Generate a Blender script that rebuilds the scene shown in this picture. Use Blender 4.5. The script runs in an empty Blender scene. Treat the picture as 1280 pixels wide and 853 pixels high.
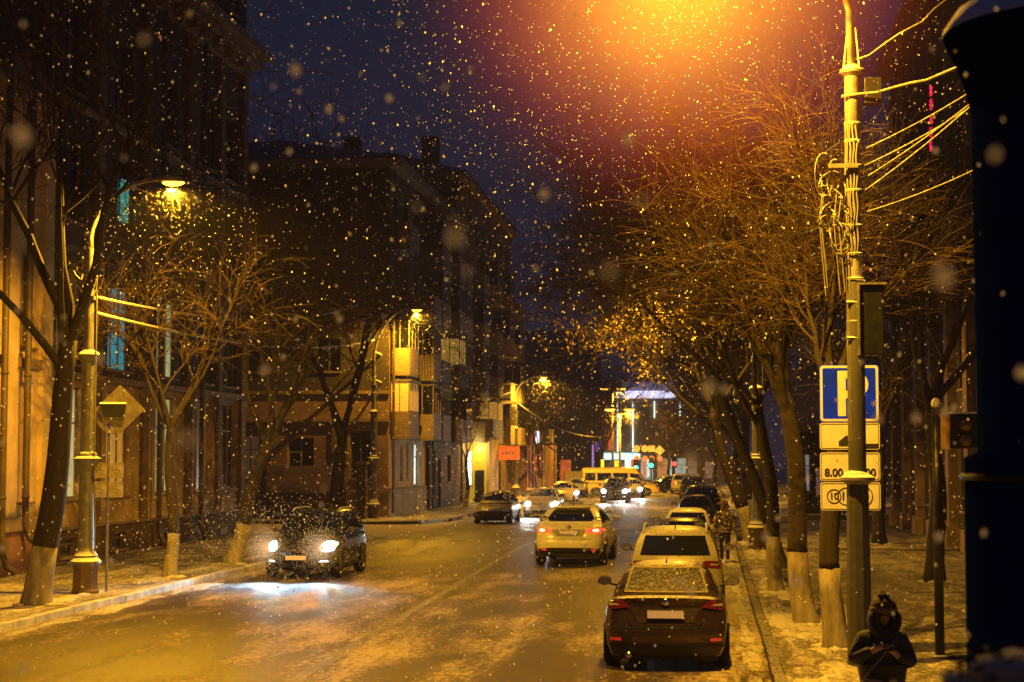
import bpy, bmesh, math, random
from mathutils import Vector, Matrix
from mathutils.bvhtree import BVHTree
R = math.radians
SC = bpy.context.scene
COL = SC.collection
rnd = random.Random(7)

# ------------------------------------------------------------------ camera
FPX = 2200.0
CAM = Vector((0, 0, 3.0))
YAW = math.atan(248 / FPX); PIT = math.atan(146 / FPX)
cF = Vector((-math.sin(YAW) * math.cos(PIT), math.cos(YAW) * math.cos(PIT), math.sin(PIT)))
cR = Vector((math.cos(YAW), math.sin(YAW), 0))
cU = cR.cross(cF)
camd = bpy.data.cameras.new('camera'); camo = bpy.data.objects.new('camera', camd); COL.objects.link(camo)
camo.location = CAM; camo.rotation_euler = (math.pi / 2 + PIT, 0, YAW)
camd.sensor_width = 36; camd.lens = 36 * FPX / 1280; camd.clip_start = .1; camd.clip_end = 3000
camd.dof.use_dof = True; camd.dof.focus_distance = 33; camd.dof.aperture_fstop = 2.4
SC.camera = camo
SC.view_settings.view_transform = 'Standard'; SC.view_settings.look = 'None'; SC.view_settings.exposure = 0
SC.cycles.use_denoising = True; SC.cycles.sample_clamp_indirect = 4; SC.cycles.max_bounces = 5; SC.cycles.volume_bounces = 0

def at(xp, yp, D):
    """world point seen at photo pixel, D metres down the street"""
    d = cF + cR * ((xp - 640) / FPX) - cU * ((yp - 426.5) / FPX)
    return CAM + d * (D / d.y)
def gnd(xp, yp, z=0.0):
    d = cF + cR * ((xp - 640) / FPX) - cU * ((yp - 426.5) / FPX)
    return CAM + d * ((z - 3.0) / d.z)

# ------------------------------------------------------------------ materials
def N(nt, t, **kw):
    n = nt.nodes.new(t)
    for k, v in kw.items():
        if k in n.inputs.keys(): n.inputs[k].default_value = v
        else: setattr(n, k, v)
    return n
def c4(c): return (c[0], c[1], c[2], 1)
MATS = {}
def ramp(nt, src, a, b, ca=(0, 0, 0), cb=(1, 1, 1)):
    r = nt.nodes.new('ShaderNodeValToRGB'); r.color_ramp.elements[0].position = a; r.color_ramp.elements[1].position = b
    r.color_ramp.elements[0].color = c4(ca); r.color_ramp.elements[1].color = c4(cb)
    nt.links.new(src, r.inputs[0]); return r.outputs[0]
def mixc(nt, f, a, b):
    m = nt.nodes.new('ShaderNodeMix'); m.data_type = 'RGBA'
    for s, v in ((m.inputs[0], f), (m.inputs[6], a), (m.inputs[7], b)):
        if isinstance(v, tuple): s.default_value = c4(v)
        elif isinstance(v, (int, float)): s.default_value = v
        else: nt.links.new(v, s)
    return m.outputs[2]
def mixf(nt, f, a, b):
    m = nt.nodes.new('ShaderNodeMix'); m.data_type = 'FLOAT'
    for s, v in ((m.inputs[0], f), (m.inputs[2], a), (m.inputs[3], b)):
        if isinstance(v, (int, float)): s.default_value = v
        else: nt.links.new(v, s)
    return m.outputs[0]
def math_(nt, op, a, b=0.0):
    m = nt.nodes.new('ShaderNodeMath'); m.operation = op
    for s, v in ((m.inputs[0], a), (m.inputs[1], b)):
        if isinstance(v, (int, float)): s.default_value = v
        else: nt.links.new(v, s)
    return m.outputs[0]
def coords(nt, scale=(1, 1, 1), kind='Position'):
    if kind == 'Position': g = nt.nodes.new('ShaderNodeNewGeometry'); src = g.outputs['Position']
    else: g = nt.nodes.new('ShaderNodeTexCoord'); src = g.outputs['Object']
    mp = nt.nodes.new('ShaderNodeMapping'); mp.inputs['Scale'].default_value = scale
    nt.links.new(src, mp.inputs[0]); return mp.outputs[0]
def noise(nt, scale, detail=4, rough=.55, stretch=(1, 1, 1), kind='Position'):
    n = N(nt, 'ShaderNodeTexNoise', Scale=scale, Detail=detail, Roughness=rough)
    nt.links.new(coords(nt, stretch, kind), n.inputs['Vector']); return n.outputs['Fac']
def mat(name, col, rough=.7, metal=0.0, var=.35, vs=3.0, bump=.0, bs=40, snow=0.0, snow_t=.55, coat=0.0, stretch=(1, 1, 1), spec=.5, kind='Object'):
    if name in MATS: return MATS[name]
    m = bpy.data.materials.new(name); m.use_nodes = True; nt = m.node_tree
    b = nt.nodes['Principled BSDF']; L = nt.links.new
    f = noise(nt, vs, 5, .6, stretch, kind)
    f = ramp(nt, f, .3, .7)
    dark = tuple(x * (1 - var) for x in col); lite = tuple(min(1, x * (1 + var * .6)) for x in col)
    c = mixc(nt, f, dark, lite)
    r = mixf(nt, f, max(.02, rough - .08), min(1, rough + .08))
    b.inputs['Metallic'].default_value = metal; b.inputs['Specular IOR Level'].default_value = spec
    if snow > 0:
        g = nt.nodes.new('ShaderNodeNewGeometry'); sx = nt.nodes.new('ShaderNodeSeparateXYZ'); L(g.outputs['Normal'], sx.inputs[0])
        up = ramp(nt, sx.outputs[2], snow_t, min(1, snow_t + .25))
        n2 = ramp(nt, noise(nt, 38, 6, .8, kind='Object'), .62 - snow * .35, .78 - snow * .35)
        sm = math_(nt, 'MULTIPLY', up, n2)
        c = mixc(nt, sm, c, (.72, .74, .78)); r = mixf(nt, sm, r, .85)
        if metal: L(mixf(nt, sm, metal, 0.0), b.inputs['Metallic'])
    L(c, b.inputs['Base Color']); L(r, b.inputs['Roughness'])
    if coat: b.inputs['Coat Weight'].default_value = coat; b.inputs['Coat Roughness'].default_value = .08
    if bump:
        bn = nt.nodes.new('ShaderNodeBump'); bn.inputs['Strength'].default_value = bump; bn.inputs['Distance'].default_value = .02
        L(noise(nt, bs, 6, .65, stretch, kind), bn.inputs['Height']); L(bn.outputs[0], b.inputs['Normal'])
    MATS[name] = m; return m
def emat(name, col, st, var=0.0, vs=2.0, stretch=(1, 1, 1), sampled=False):
    if name in MATS: return MATS[name]
    m = bpy.data.materials.new(name); m.use_nodes = True; nt = m.node_tree
    b = nt.nodes['Principled BSDF']; b.inputs['Base Color'].default_value = c4(tuple(min(.8, x) for x in col)); b.inputs['Roughness'].default_value = .3
    b.inputs['Emission Color'].default_value = c4(col)
    b.inputs['Emission Strength'].default_value = st
    if var:
        f = ramp(nt, noise(nt, vs, 4, .6, stretch), .35, .65)
        nt.links.new(mixf(nt, f, st * (1 - var), st), b.inputs['Emission Strength'])
    if not sampled: m.cycles.emission_sampling = 'NONE'
    MATS[name] = m; return m
def glassmat(name, tint=(.01, .012, .016), rough=.05, frost=0.0):
    if name in MATS: return MATS[name]
    m = bpy.data.materials.new(name); m.use_nodes = True; nt = m.node_tree; b = nt.nodes['Principled BSDF']
    b.inputs['Base Color'].default_value = c4(tint); b.inputs['Roughness'].default_value = rough; b.inputs['Specular IOR Level'].default_value = .8
    f = ramp(nt, noise(nt, 26, 8, .85, kind='Object'), .66 - frost * .3, .80 - frost * .25)
    fm = math_(nt, 'MULTIPLY', f, min(1, .12 + frost))
    nt.links.new(mixc(nt, fm, tint, (.45, .45, .46)), b.inputs['Base Color'])
    nt.links.new(mixf(nt, fm, rough, .8), b.inputs['Roughness'])
    MATS[name] = m; return m

# ------------------------------------------------------------------ object helpers
def link(name, me, parent=None, m=None, smooth=False, loc=None):
    o = bpy.data.objects.new(name, me); COL.objects.link(o)
    if m is not None:
        for q in (m if isinstance(m, (list, tuple)) else [m]): me.materials.append(q)
    if smooth:
        for p in me.polygons: p.use_smooth = True
    if parent is not None: o.parent = parent
    if loc is not None: o.location = loc
    return o
def tag(o, label=None, cat=None, group=None, kind=None):
    if label: o['label'] = label
    if cat: o['category'] = cat
    if group: o['group'] = group
    if kind: o['kind'] = kind
    return o
def thing(name, label, cat, loc=(0, 0, 0), rz=0, group=None):
    o = bpy.data.objects.new(name, None); COL.objects.link(o); o.location = loc; o.rotation_euler = (0, 0, rz)
    o.empty_display_size = .3
    return tag(o, label, cat, group)

class MB:
    """collects shapes, builds one mesh object"""
    def __init__(s): s.v = []; s.f = []; s.mi = []
    def add(s, vs, fs, mi=0):
        n = len(s.v); s.v += [tuple(v) for v in vs]; s.f += [tuple(i + n for i in f) for f in fs]; s.mi += [mi] * len(fs); return s
    def box(s, x0, x1, y0, y1, z0, z1, mi=0):
        return s.add([(x0, y0, z0), (x1, y0, z0), (x1, y1, z0), (x0, y1, z0), (x0, y0, z1), (x1, y0, z1), (x1, y1, z1), (x0, y1, z1)],
                     [(0, 3, 2, 1), (4, 5, 6, 7), (0, 1, 5, 4), (1, 2, 6, 5), (2, 3, 7, 6), (3, 0, 4, 7)], mi)
    def tube(s, pts, rad, n=6, mi=0, cap=True):
        pts = [Vector(p) for p in pts]
        if not isinstance(rad, (list, tuple)): rad = [rad] * len(pts)
        vs = []; fs = []; up = None
        for i, p in enumerate(pts):
            t = (pts[min(i + 1, len(pts) - 1)] - pts[max(i - 1, 0)])
            if t.length < 1e-9: t = Vector((0, 0, 1))
            t.normalize()
            if up is None: up = Vector((1, 0, 0)) if abs(t.x) < .8 else Vector((0, 1, 0))
            a = (up - t * up.dot(t))
            if a.length < 1e-6: a = t.orthogonal()
            a.normalize(); b = t.cross(a); up = a
            for k in range(n):
                an = 2 * math.pi * k / n
                vs.append(p + (a * math.cos(an) + b * math.sin(an)) * rad[i])
        for i in range(len(pts) - 1):
            for k in range(n):
                k2 = (k + 1) % n
                fs.append((i * n + k, i * n + k2, (i + 1) * n + k2, (i + 1) * n + k))
        if cap:
            fs.append(tuple(range(n - 1, -1, -1))); fs.append(tuple((len(pts) - 1) * n + k for k in range(n)))
        return s.add(vs, fs, mi)
    def lathe(s, prof, c=(0, 0, 0), n=16, mi=0, axis='z', cap=True):
        vs = []; fs = []
        for (r, h) in prof:
            for k in range(n):
                a = 2 * math.pi * k / n; x, y = r * math.cos(a), r * math.sin(a)
                if axis == 'z': v = (c[0] + x, c[1] + y, c[2] + h)
                elif axis == 'x': v = (c[0] + h, c[1] + x, c[2] + y)
                else: v = (c[0] + y, c[1] + h, c[2] + x)
                vs.append(v)
        for i in range(len(prof) - 1):
            for k in range(n):
                k2 = (k + 1) % n
                fs.append((i * n + k, i * n + k2, (i + 1) * n + k2, (i + 1) * n + k))
        if cap:
            fs.append(tuple(range(n - 1, -1, -1))); fs.append(tuple((len(prof) - 1) * n + k for k in range(n)))
        return s.add(vs, fs, mi)
    def blob(s, c, r, sub=1, jit=.15, rg=rnd, mi=0):
        bm = bmesh.new(); bmesh.ops.create_icosphere(bm, subdivisions=sub, radius=1)
        vs = [Vector((c[0] + v.co.x * r[0] * (1 + rg.uniform(-jit, jit)), c[1] + v.co.y * r[1] * (1 + rg.uniform(-jit, jit)), c[2] + v.co.z * r[2] * (1 + rg.uniform(-jit, jit)))) for v in bm.verts]
        fs = [tuple(v.index for v in f.verts) for f in bm.faces]; bm.free()
        return s.add(vs, fs, mi)
    def poly(s, pts, mi=0): return s.add(pts, [tuple(range(len(pts)))], mi)
    def xf(s, M):
        s.v = [tuple(M @ Vector(v)) for v in s.v]; return s
    def build(s, name, m, parent=None, smooth=False, loc=None):
        me = bpy.data.meshes.new(name); me.from_pydata(s.v, [], s.f); me.update()
        o = link(name, me, parent, m, smooth, loc)
        if isinstance(m, (list, tuple)) and len(m) > 1: me.polygons.foreach_set('material_index', s.mi)
        return o
def sharp(o, ang=35):
    o.data.set_sharp_from_angle(angle=R(ang)); return o
def bevel(o, w=.01, seg=2):
    b = o.modifiers.new('bevel', 'BEVEL'); b.width = w; b.segments = seg; b.limit_method = 'ANGLE'; return o
def text_mesh(txt, size, bold=0.0, ext=.002):
    cu = bpy.data.curves.new('txt', 'FONT'); cu.body = txt; cu.size = size; cu.extrude = ext; cu.offset = bold; cu.align_x = 'CENTER'; cu.align_y = 'CENTER'
    o = bpy.data.objects.new('txt', cu); COL.objects.link(o); bpy.context.view_layer.update()
    me = bpy.data.meshes.new_from_object(o.evaluated_get(bpy.context.evaluated_depsgraph_get()))
    bpy.data.objects.remove(o); bpy.data.curves.remove(cu); return me
def put_text(name, txt, size, m, parent, loc, bold=0.0, rz=0):
    me = text_mesh(txt, size, bold); me.materials.clear()
    me.transform(Matrix.Rotation(rz, 4, 'Z') @ Matrix.Rotation(math.pi / 2, 4, 'X'))
    return link(name, me, parent, m, loc=loc)
def copy_tree(o, parent=None):
    c = o.copy(); COL.objects.link(c); c.parent = parent
    for ch in [x for x in bpy.data.objects if x.parent == o]: copy_tree(ch, c)
    return c

SOD = (1.0, .47, .018)
def add_light(kind, name, loc, power, col, parent=None, size=.15, aim=None, cone=60, blend=.5):
    ld = bpy.data.lights.new(name, kind); ld.energy = power; ld.color = col
    ld.shadow_soft_size = size
    if kind == 'SPOT': ld.spot_size = R(cone); ld.spot_blend = blend
    o = bpy.data.objects.new(name, ld); COL.objects.link(o); o.location = loc
    if aim is not None:
        o.rotation_euler = Vector(aim).to_track_quat('-Z', 'Y').to_euler()
    if parent is not None: o.parent = parent
    return o

# ------------------------------------------------------------------ common materials
M_pole = mat('cast_iron_paint', (.20, .20, .21), .5, .3, .4, 6, .25, 30, snow=.9, snow_t=.35)
M_pole_shaded = mat('concrete_pole_shaded', (.05, .05, .06), .8, 0, .35, 5, .4, 40, snow=.5, snow_t=.5)  # darker copy of the concrete, shade on the lower shaft put in
M_polec = mat('concrete_pole', (.26, .25, .25), .8, 0, .35, 5, .4, 40, snow=.5, snow_t=.5)
M_dark = mat('dark_metal', (.025, .027, .03), .45, .6, .3, 8)
M_rubber = mat('tyre_rubber', (.012, .012, .013), .85, 0, .3, 12, .2, 60)
M_rim = mat('alloy_rim', (.25, .25, .26), .35, .8, .3, 12)
M_blackpl = mat('black_plastic', (.015, .015, .017), .55, 0, .3, 10)
M_chrome = mat('chrome_trim', (.6, .6, .6), .2, 1, .1, 10)
M_snow = mat('clean_snow', (.72, .74, .8), .85, 0, .15, 3, .5, 25)
M_plate = emat('number_plate_white', (.62, .54, .38), .10, .2, 30)  # slight glow put into the plate so it looks lit
M_signy = mat('sign_plate_white', (.72, .72, .70), .45, 0, .14, 6)
M_signb = emat('sign_blue', (.003, .022, .42), .42, .6, 3)  # blue glow put in, standing in for light the sign sends back
M_signbk = mat('sign_black', (.02, .02, .02), .5)
M_signback = mat('sign_back_grey', (.22, .19, .16), .6, .3, .4, 7, snow=.6)
M_wire = mat('snowy_cable', (.16, .15, .14), .8, 0, .5, 4, snow=.45, snow_t=.1)
M_wirel = mat('lamp_toned_cable', (.62, .60, .56), .8, 0, .3, 4)  # paler copy of the cable with the lamp light put into its colour
M_wire_d = mat('dark_cable', (.03, .03, .03), .8)
# ------------------------------------------------------------------ world, sky, haze
w = bpy.data.worlds.new('World'); SC.world = w; w.use_nodes = True; wn = w.node_tree
bgn = wn.nodes['Background']
sky = wn.nodes.new('ShaderNodeTexSky'); sky.sky_type = 'NISHITA'; sky.sun_disc = False
sky.sun_elevation = R(-6); sky.sun_rotation = R(200)
wn.links.new(sky.outputs[0], bgn.inputs[0]); bgn.inputs[1].default_value = .05
HAZE = .00025
vs_ = wn.nodes.new('ShaderNodeVolumeScatter'); vs_.inputs['Density'].default_value = HAZE; vs_.inputs['Anisotropy'].default_value = .25
vs_.inputs['Color'].default_value = (1, .97, .95, 1)
ve_ = wn.nodes.new('ShaderNodeEmission'); ve_.inputs[0].default_value = (.10, .28, 1.0, 1); ve_.inputs[1].default_value = 2.4e-5  # faint navy glow put into the air to tint the dark parts
va_ = wn.nodes.new('ShaderNodeAddShader'); wn.links.new(vs_.outputs[0], va_.inputs[0]); wn.links.new(ve_.outputs[0], va_.inputs[1])
wn.links.new(va_.outputs[0], wn.nodes['World Output'].inputs['Volume'])
# night-sky dome (clouds faintly lit by the town, brighter navy fill added overhead)
def sky_dome():
    mb = MB(); n = 48; rows = 14; RR = 420
    vs = []; fs = []
    for i in range(rows + 1):
        a = R(-6 + 96 * i / rows)
        for k in range(n):
            b = 2 * math.pi * k / n
            vs.append((RR * math.cos(a) * math.cos(b), RR * math.cos(a) * math.sin(b) + 60, RR * math.sin(a)))
    for i in range(rows):
        for k in range(n):
            k2 = (k + 1) % n; fs.append((i * n + k, (i + 1) * n + k, (i + 1) * n + k2, i * n + k2))
    mb.add(vs, fs)
    m = bpy.data.materials.new('night_sky'); m.use_nodes = True; nt = m.node_tree; nt.nodes.clear()
    out = nt.nodes.new('ShaderNodeOutputMaterial'); e = nt.nodes.new('ShaderNodeEmission')
    f = ramp(nt, noise(nt, .008, 5, .6), .3, .7)
    g = nt.nodes.new('ShaderNodeNewGeometry'); sx = nt.nodes.new('ShaderNodeSeparateXYZ'); nt.links.new(g.outputs['Position'], sx.inputs[0])
    lo = ramp(nt, math_(nt, 'DIVIDE', sx.outputs[2], 300), .0, .6)
    c = mixc(nt, lo, (.013, .0095, .016), (.0055, .0075, .019))
    hi = ramp(nt, math_(nt, 'DIVIDE', sx.outputs[2], 420), .55, .75)
    c = mixc(nt, hi, c, (.006, .014, .045))
    c2 = mixc(nt, f, (.8, .8, .85), (1.2, 1.2, 1.15))
    mx = nt.nodes.new('ShaderNodeMix'); mx.data_type = 'RGBA'; mx.blend_type = 'MULTIPLY'; mx.inputs[0].default_value = 1
    nt.links.new(c, mx.inputs[6]); nt.links.new(c2, mx.inputs[7])
    nt.links.new(mx.outputs[2], e.inputs[0]); e.inputs[1].default_value = .95
    nt.links.new(e.outputs[0], out.inputs[0]); m.cycles.emission_sampling = 'NONE'
    tag(mb.build('sky', m, smooth=True), kind='structure')
sky_dome()
# faint moonlight through cloud: the one sun lamp
sl = bpy.data.lights.new('moonlight', 'SUN'); sl.energy = .006; sl.angle = R(12); sl.color = (.25, .5, 1.0)
so = bpy.data.objects.new('moonlight', sl); COL.objects.link(so); so.rotation_euler = (R(38), R(-20), 0); so.location = (0, -20, 60)

# ------------------------------------------------------------------ ground
KR = .80          # right kerb
KL = -12.2        # left kerb
def ground_mat(name, base, snowc, cover, rough, kind):
    m = bpy.data.materials.new(name); m.use_nodes = True; nt = m.node_tree; b = nt.nodes['Principled BSDF']; L = nt.links.new
    big = noise(nt, .16, 4, .6, (1.3, .55, 1)); mid = noise(nt, 1.1, 6, .65, (1.5, .35, 1)); fine = noise(nt, 9, 8, .8, (1.2, .5, 1)); grain = noise(nt, 60, 3, .7)
    s = math_(nt, 'ADD', math_(nt, 'MULTIPLY', big, 1.15), math_(nt, 'ADD', math_(nt, 'MULTIPLY', mid, .8), math_(nt, 'MULTIPLY', fine, 1.5)))
    s = math_(nt, 'SUBTRACT', s, .375)
    if kind == 'road':
        g = nt.nodes.new('ShaderNodeNewGeometry'); sx = nt.nodes.new('ShaderNodeSeparateXYZ'); L(g.outputs['Position'], sx.inputs[0])
        # worn wheel tracks, four per carriageway, and dirty drift along the kerbs
        tr = math_(nt, 'SINE', math_(nt, 'ADD', math_(nt, 'MULTIPLY', sx.outputs[0], 3.6), math_(nt, 'MULTIPLY', noise(nt, .12, 2), 3.5)))
        s = math_(nt, 'ADD', s, math_(nt, 'MULTIPLY', tr, .05))
        ker = ramp(nt, math_(nt, 'ABSOLUTE', math_(nt, 'ADD', sx.outputs[0], 5.95)), .45, 1.0)  # placeholder range below
        e1 = math_(nt, 'SUBTRACT', math_(nt, 'ABSOLUTE', math_(nt, 'ADD', sx.outputs[0], 5.95)), 4.6)
        e1 = math_(nt, 'MULTIPLY', math_(nt, 'MAXIMUM', e1, 0.0), .10)
        s = math_(nt, 'ADD', s, e1)
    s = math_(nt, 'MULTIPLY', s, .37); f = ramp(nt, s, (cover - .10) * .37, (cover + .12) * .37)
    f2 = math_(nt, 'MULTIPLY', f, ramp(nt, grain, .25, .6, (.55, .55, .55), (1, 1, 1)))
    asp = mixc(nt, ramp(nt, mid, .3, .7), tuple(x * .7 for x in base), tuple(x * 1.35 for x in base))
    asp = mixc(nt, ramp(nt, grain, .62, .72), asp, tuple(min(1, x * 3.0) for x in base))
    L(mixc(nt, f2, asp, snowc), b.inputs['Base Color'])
    L(mixf(nt, f2, rough, .75), b.inputs['Roughness'])
    bn = nt.nodes.new('ShaderNodeBump'); bn.inputs['Strength'].default_value = .55; bn.inputs['Distance'].default_value = .03
    hh = math_(nt, 'ADD', math_(nt, 'MULTIPLY', f, .8), math_(nt, 'ADD', math_(nt, 'MULTIPLY', fine, .8), math_(nt, 'MULTIPLY', grain, .18)))
    L(hh, bn.inputs['Height']); L(bn.outputs[0], b.inputs['Normal'])
    return m
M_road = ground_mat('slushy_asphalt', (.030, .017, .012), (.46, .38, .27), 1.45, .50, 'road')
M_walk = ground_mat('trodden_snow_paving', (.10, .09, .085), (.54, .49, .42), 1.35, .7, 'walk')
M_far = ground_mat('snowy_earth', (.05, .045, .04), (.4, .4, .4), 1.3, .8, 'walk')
def sheet(name, pts, z, m, kind='structure'):
    mb = MB(); mb.poly([(x, y, z) for x, y in pts]); return tag(mb.build(name, m), kind=kind)
sheet('ground', [(-400, -60), (400, -60), (400, 480), (-400, 480)], -.03, M_far)
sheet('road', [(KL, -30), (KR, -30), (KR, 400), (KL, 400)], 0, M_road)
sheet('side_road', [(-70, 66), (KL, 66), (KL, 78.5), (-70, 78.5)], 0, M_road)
def slab(name, poly, z0, z1, m):
    mb = MB(); n = len(poly)
    mb.poly([(x, y, z1) for x, y in poly])
    for i in range(n):
        a, b = poly[i], poly[(i + 1) % n]
        mb.add([(a[0], a[1], z0), (b[0], b[1], z0), (b[0], b[1], z1), (a[0], a[1], z1)], [(0, 1, 2, 3)])
    return tag(mb.build(name, m), kind='structure')
KH = .13
slab('pavement', [(KR + .16, -30), (9.0, -30), (9.0, 300), (KR + .16, 300)], -.02, KH, M_walk)
slab('pavement', [(-60, -30), (KL - .16, -30), (KL - .16, 63), (-16, 65.8), (-60, 65.8)], -.02, KH, M_walk)
slab('pavement', [(-60, 78.7), (-15.5, 78.7), (-13.4, 80), (KL - .16, 83), (KL - .16, 300), (-60, 300)], -.02, KH, M_walk)
# kerbs, stones with joints
M_kerbw = mat('whitewashed_kerb', (.60, .61, .62), .8, 0, .45, 2.2, .5, 20, kind='Position')
M_kerbg = mat('grey_kerb_stone', (.07, .06, .05), .85, 0, .4, 4, .5, 20, snow=.35, kind='Position')
def kerb(name, x0, x1, y0, y1, m, ln=1.0, skip=()):
    mb = MB(); y = y0; i = 0
    while y < y1:
        j = rnd.uniform(-.012, .012); h = KH + rnd.uniform(.0, .02)
        if i not in skip: mb.box(x0 + j, x1 + j, y + .012, min(y + ln, y1) - .012, -.02, h)
        y += ln; i += 1
    return tag(bevel(mb.build(name, m), .018, 2), kind='structure')
kerb('kerb', KL - .16, KL, 20, 63, M_kerbw)
kerb('kerb', KR, KR + .16, 14, 200, M_kerbg)
kerb('kerb', KL - .16, KL, 83, 200, M_kerbg)
mbk = MB()
for i in range(7):
    a = (-30 + i * 2.05, 78.5); mbk.box(a[0], a[0] + 2.0, 78.54, 78.7, -.02, KH + .01)
mbk.tube([(-15.6, 78.6, .06), (-14.4, 79.1, .06), (-13.4, 79.9, .06), (-12.8, 83, .06)], .085, 6)
tag(mbk.build('kerb', M_kerbg), kind='structure')
# centre line, worn paint under slush
def line_mat():
    m = bpy.data.materials.new('worn_road_paint'); m.use_nodes = True; nt = m.node_tree; b = nt.nodes['Principled BSDF']
    f = ramp(nt, noise(nt, 2.4, 7, .75, (3, .6, 1)), .42, .60)
    nt.links.new(mixc(nt, f, (.06, .048, .042), (.22, .21, .20)), b.inputs['Base Color']); b.inputs['Roughness'].default_value = .5
    return m
M_line = line_mat()
mb = MB(); ys = [12 + i * 4 for i in range(30)]
for i in range(len(ys) - 1):
    f = lambda y: -5.62 - .75 * min(1, max(0, (y - 25) / 32))
    xa, xb = f(ys[i]), f(ys[i + 1])
    mb.poly([(xa - .09, ys[i], .004), (xa + .09, ys[i], .004), (xb + .09, ys[i + 1], .004), (xb - .09, ys[i + 1], .004)])
tag(mb.build('road_marking', M_line), kind='structure')
# ridges of shovelled slush along the kerbs
def slush(name, pts, wv, hgt, m, seed):
    rg = random.Random(seed); mb = MB(); ns = 14; vs = []; fs = []
    P = [Vector(p) for p in pts]; out = []
    for i in range(len(P) - 1):
        k = max(2, int((P[i + 1] - P[i]).length / .35))
        for j in range(k): out.append(P[i].lerp(P[i + 1], j / k))
    out.append(P[-1])
    ph = [rg.uniform(0, 6.28) for _ in range(6)]
    for i, p in enumerate(out):
        wi = wv * (.6 + .4 * math.sin(i * .31 + ph[0]) + .25 * math.sin(i * 1.1 + ph[1])); wi = max(wi, .08)
        hi = hgt * max(.15, .6 + .4 * math.sin(i * .47 + ph[2]) + .3 * math.sin(i * 1.7 + ph[3]))
        for k in range(ns):
            t = k / (ns - 1) * 2 - 1
            z = hi * (1 - t * t) ** .8 * (1 + rg.uniform(-.3, .3))
            vs.append((p.x + t * wi + rg.uniform(-.02, .02), p.y + rg.uniform(-.08, .08), p.z + z - .01))
    for i in range(len(out) - 1):
        for k in range(ns - 1):
            a = i * ns + k; fs.append((a, a + 1, a + ns + 1, a + ns))
    mb.add(vs, fs); return tag(mb.build(name, m, smooth=True), kind='structure')
M_slush = ground_mat('dirty_slush', (.16, .13, .11), (.55, .53, .5), 1.22, .6, 'walk')
slush('snow_ridge', [(KL + .35, 26, 0), (KL + .32, 59, 0)], .34, .05, M_slush, 3)
slush('snow_ridge', [(KR - .22, 14, 0), (KR - .2, 70, 0)], .22, .05, M_slush, 4)
slush('snow_ridge', [(KR + .45, 20, KH), (KR + .42, 60, KH)], .25, .05, M_slush, 5)
slush('snow_ridge', [(1.7, 20, KH), (1.6, 60, KH)], .35, .06, M_slush, 6)
slush('snow_ridge', [(-13.1, 26, KH), (-13.1, 59, KH)], .35, .04, M_slush, 8)

# ================================================================== VEHICLES
def lerp(a, b, t): return a + (b - a) * t
def prof(pts, x):
    if x <= pts[0][0]: return pts[0][1]
    for (a, b), (c, d) in zip(pts, pts[1:]):
        if x <= c:
            t = (x - a) / (c - a) if c > a else 0
            t = t * t * (3 - 2 * t) * .5 + t * .5
            return lerp(b, d, t)
    return pts[-1][1]
def grid_box(fn, nu, nv, nw):
    idx = {}; vs = []; fs = []
    def V(i, j, k):
        if (i, j, k) not in idx:
            idx[(i, j, k)] = len(vs); vs.append(fn(i / nu * 2 - 1, j / nv, k / nw))
        return idx[(i, j, k)]
    for i in range(nu):
        for j in range(nv):
            for k, fl in ((0, 0), (nw, 1)):
                q = [V(i, j, k), V(i + 1, j, k), V(i + 1, j + 1, k), V(i, j + 1, k)]; fs.append(tuple(q if not fl else q[::-1]))
    for i in range(nu):
        for k in range(nw):
            for j, fl in ((0, 1), (nv, 0)):
                q = [V(i, j, k), V(i + 1, j, k), V(i + 1, j, k + 1), V(i, j, k + 1)]; fs.append(tuple(q if not fl else q[::-1]))
    for j in range(nv):
        for k in range(nw):
            for i, fl in ((0, 0), (nu, 1)):
                q = [V(i, j, k), V(i, j + 1, k), V(i, j + 1, k + 1), V(i, j, k + 1)]; fs.append(tuple(q if not fl else q[::-1]))
    return vs, fs
def patch(bvh, poly, axis, off=.006, cell=.07):
    """cut a polygon into cells and press it onto the body; axis rear/front: (x,z), left/right: (y,z)"""
    bm = bmesh.new(); f = bm.faces.new([bm.verts.new((p[0], 0, p[1])) for p in poly])
    xs = [p[0] for p in poly]; zs = [p[1] for p in poly]
    for lo, hi, ax in ((min(xs), max(xs), 0), (min(zs), max(zs), 2)):
        n = max(1, int((hi - lo) / cell))
        for i in range(1, n):
            c = lo + (hi - lo) * i / n; no = (1, 0, 0) if ax == 0 else (0, 0, 1); co = (c, 0, 0) if ax == 0 else (0, 0, c)
            bmesh.ops.bisect_plane(bm, geom=bm.verts[:] + bm.edges[:] + bm.faces[:], plane_co=co, plane_no=no)
    bad = set(); 
    for v in bm.verts:
        a, z = v.co.x, v.co.z
        if axis == 'rear': o, d = Vector((a, -9, z)), Vector((0, 1, 0))
        elif axis == 'front': o, d = Vector((a, 14, z)), Vector((0, -1, 0))
        elif axis == 'left': o, d = Vector((-9, a, z)), Vector((1, 0, 0))
        else: o, d = Vector((9, a, z)), Vector((-1, 0, 0))
        h = bvh.ray_cast(o, d)
        if h[0] is None: bad.add(v); continue
        nn = h[1] if h[1].dot(d) < 0 else -h[1]
        v.co = h[0] - d * off * .6 + nn * off * .6
    bmesh.ops.delete(bm, geom=list(bad), context='VERTS')
    D = {'rear': Vector((0, 1, 0)), 'front': Vector((0, -1, 0)), 'left': Vector((1, 0, 0)), 'right': Vector((-1, 0, 0))}[axis]
    bm.normal_update()
    fl = [f for f in bm.faces if f.normal.dot(D) > 0]
    if fl: bmesh.ops.reverse_faces(bm, faces=fl)
    bm.verts.index_update()
    vs = [v.co.copy() for v in bm.verts]; fs = [tuple(v.index for v in f.verts) for f in bm.faces]; bm.free()
    return vs, fs
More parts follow.
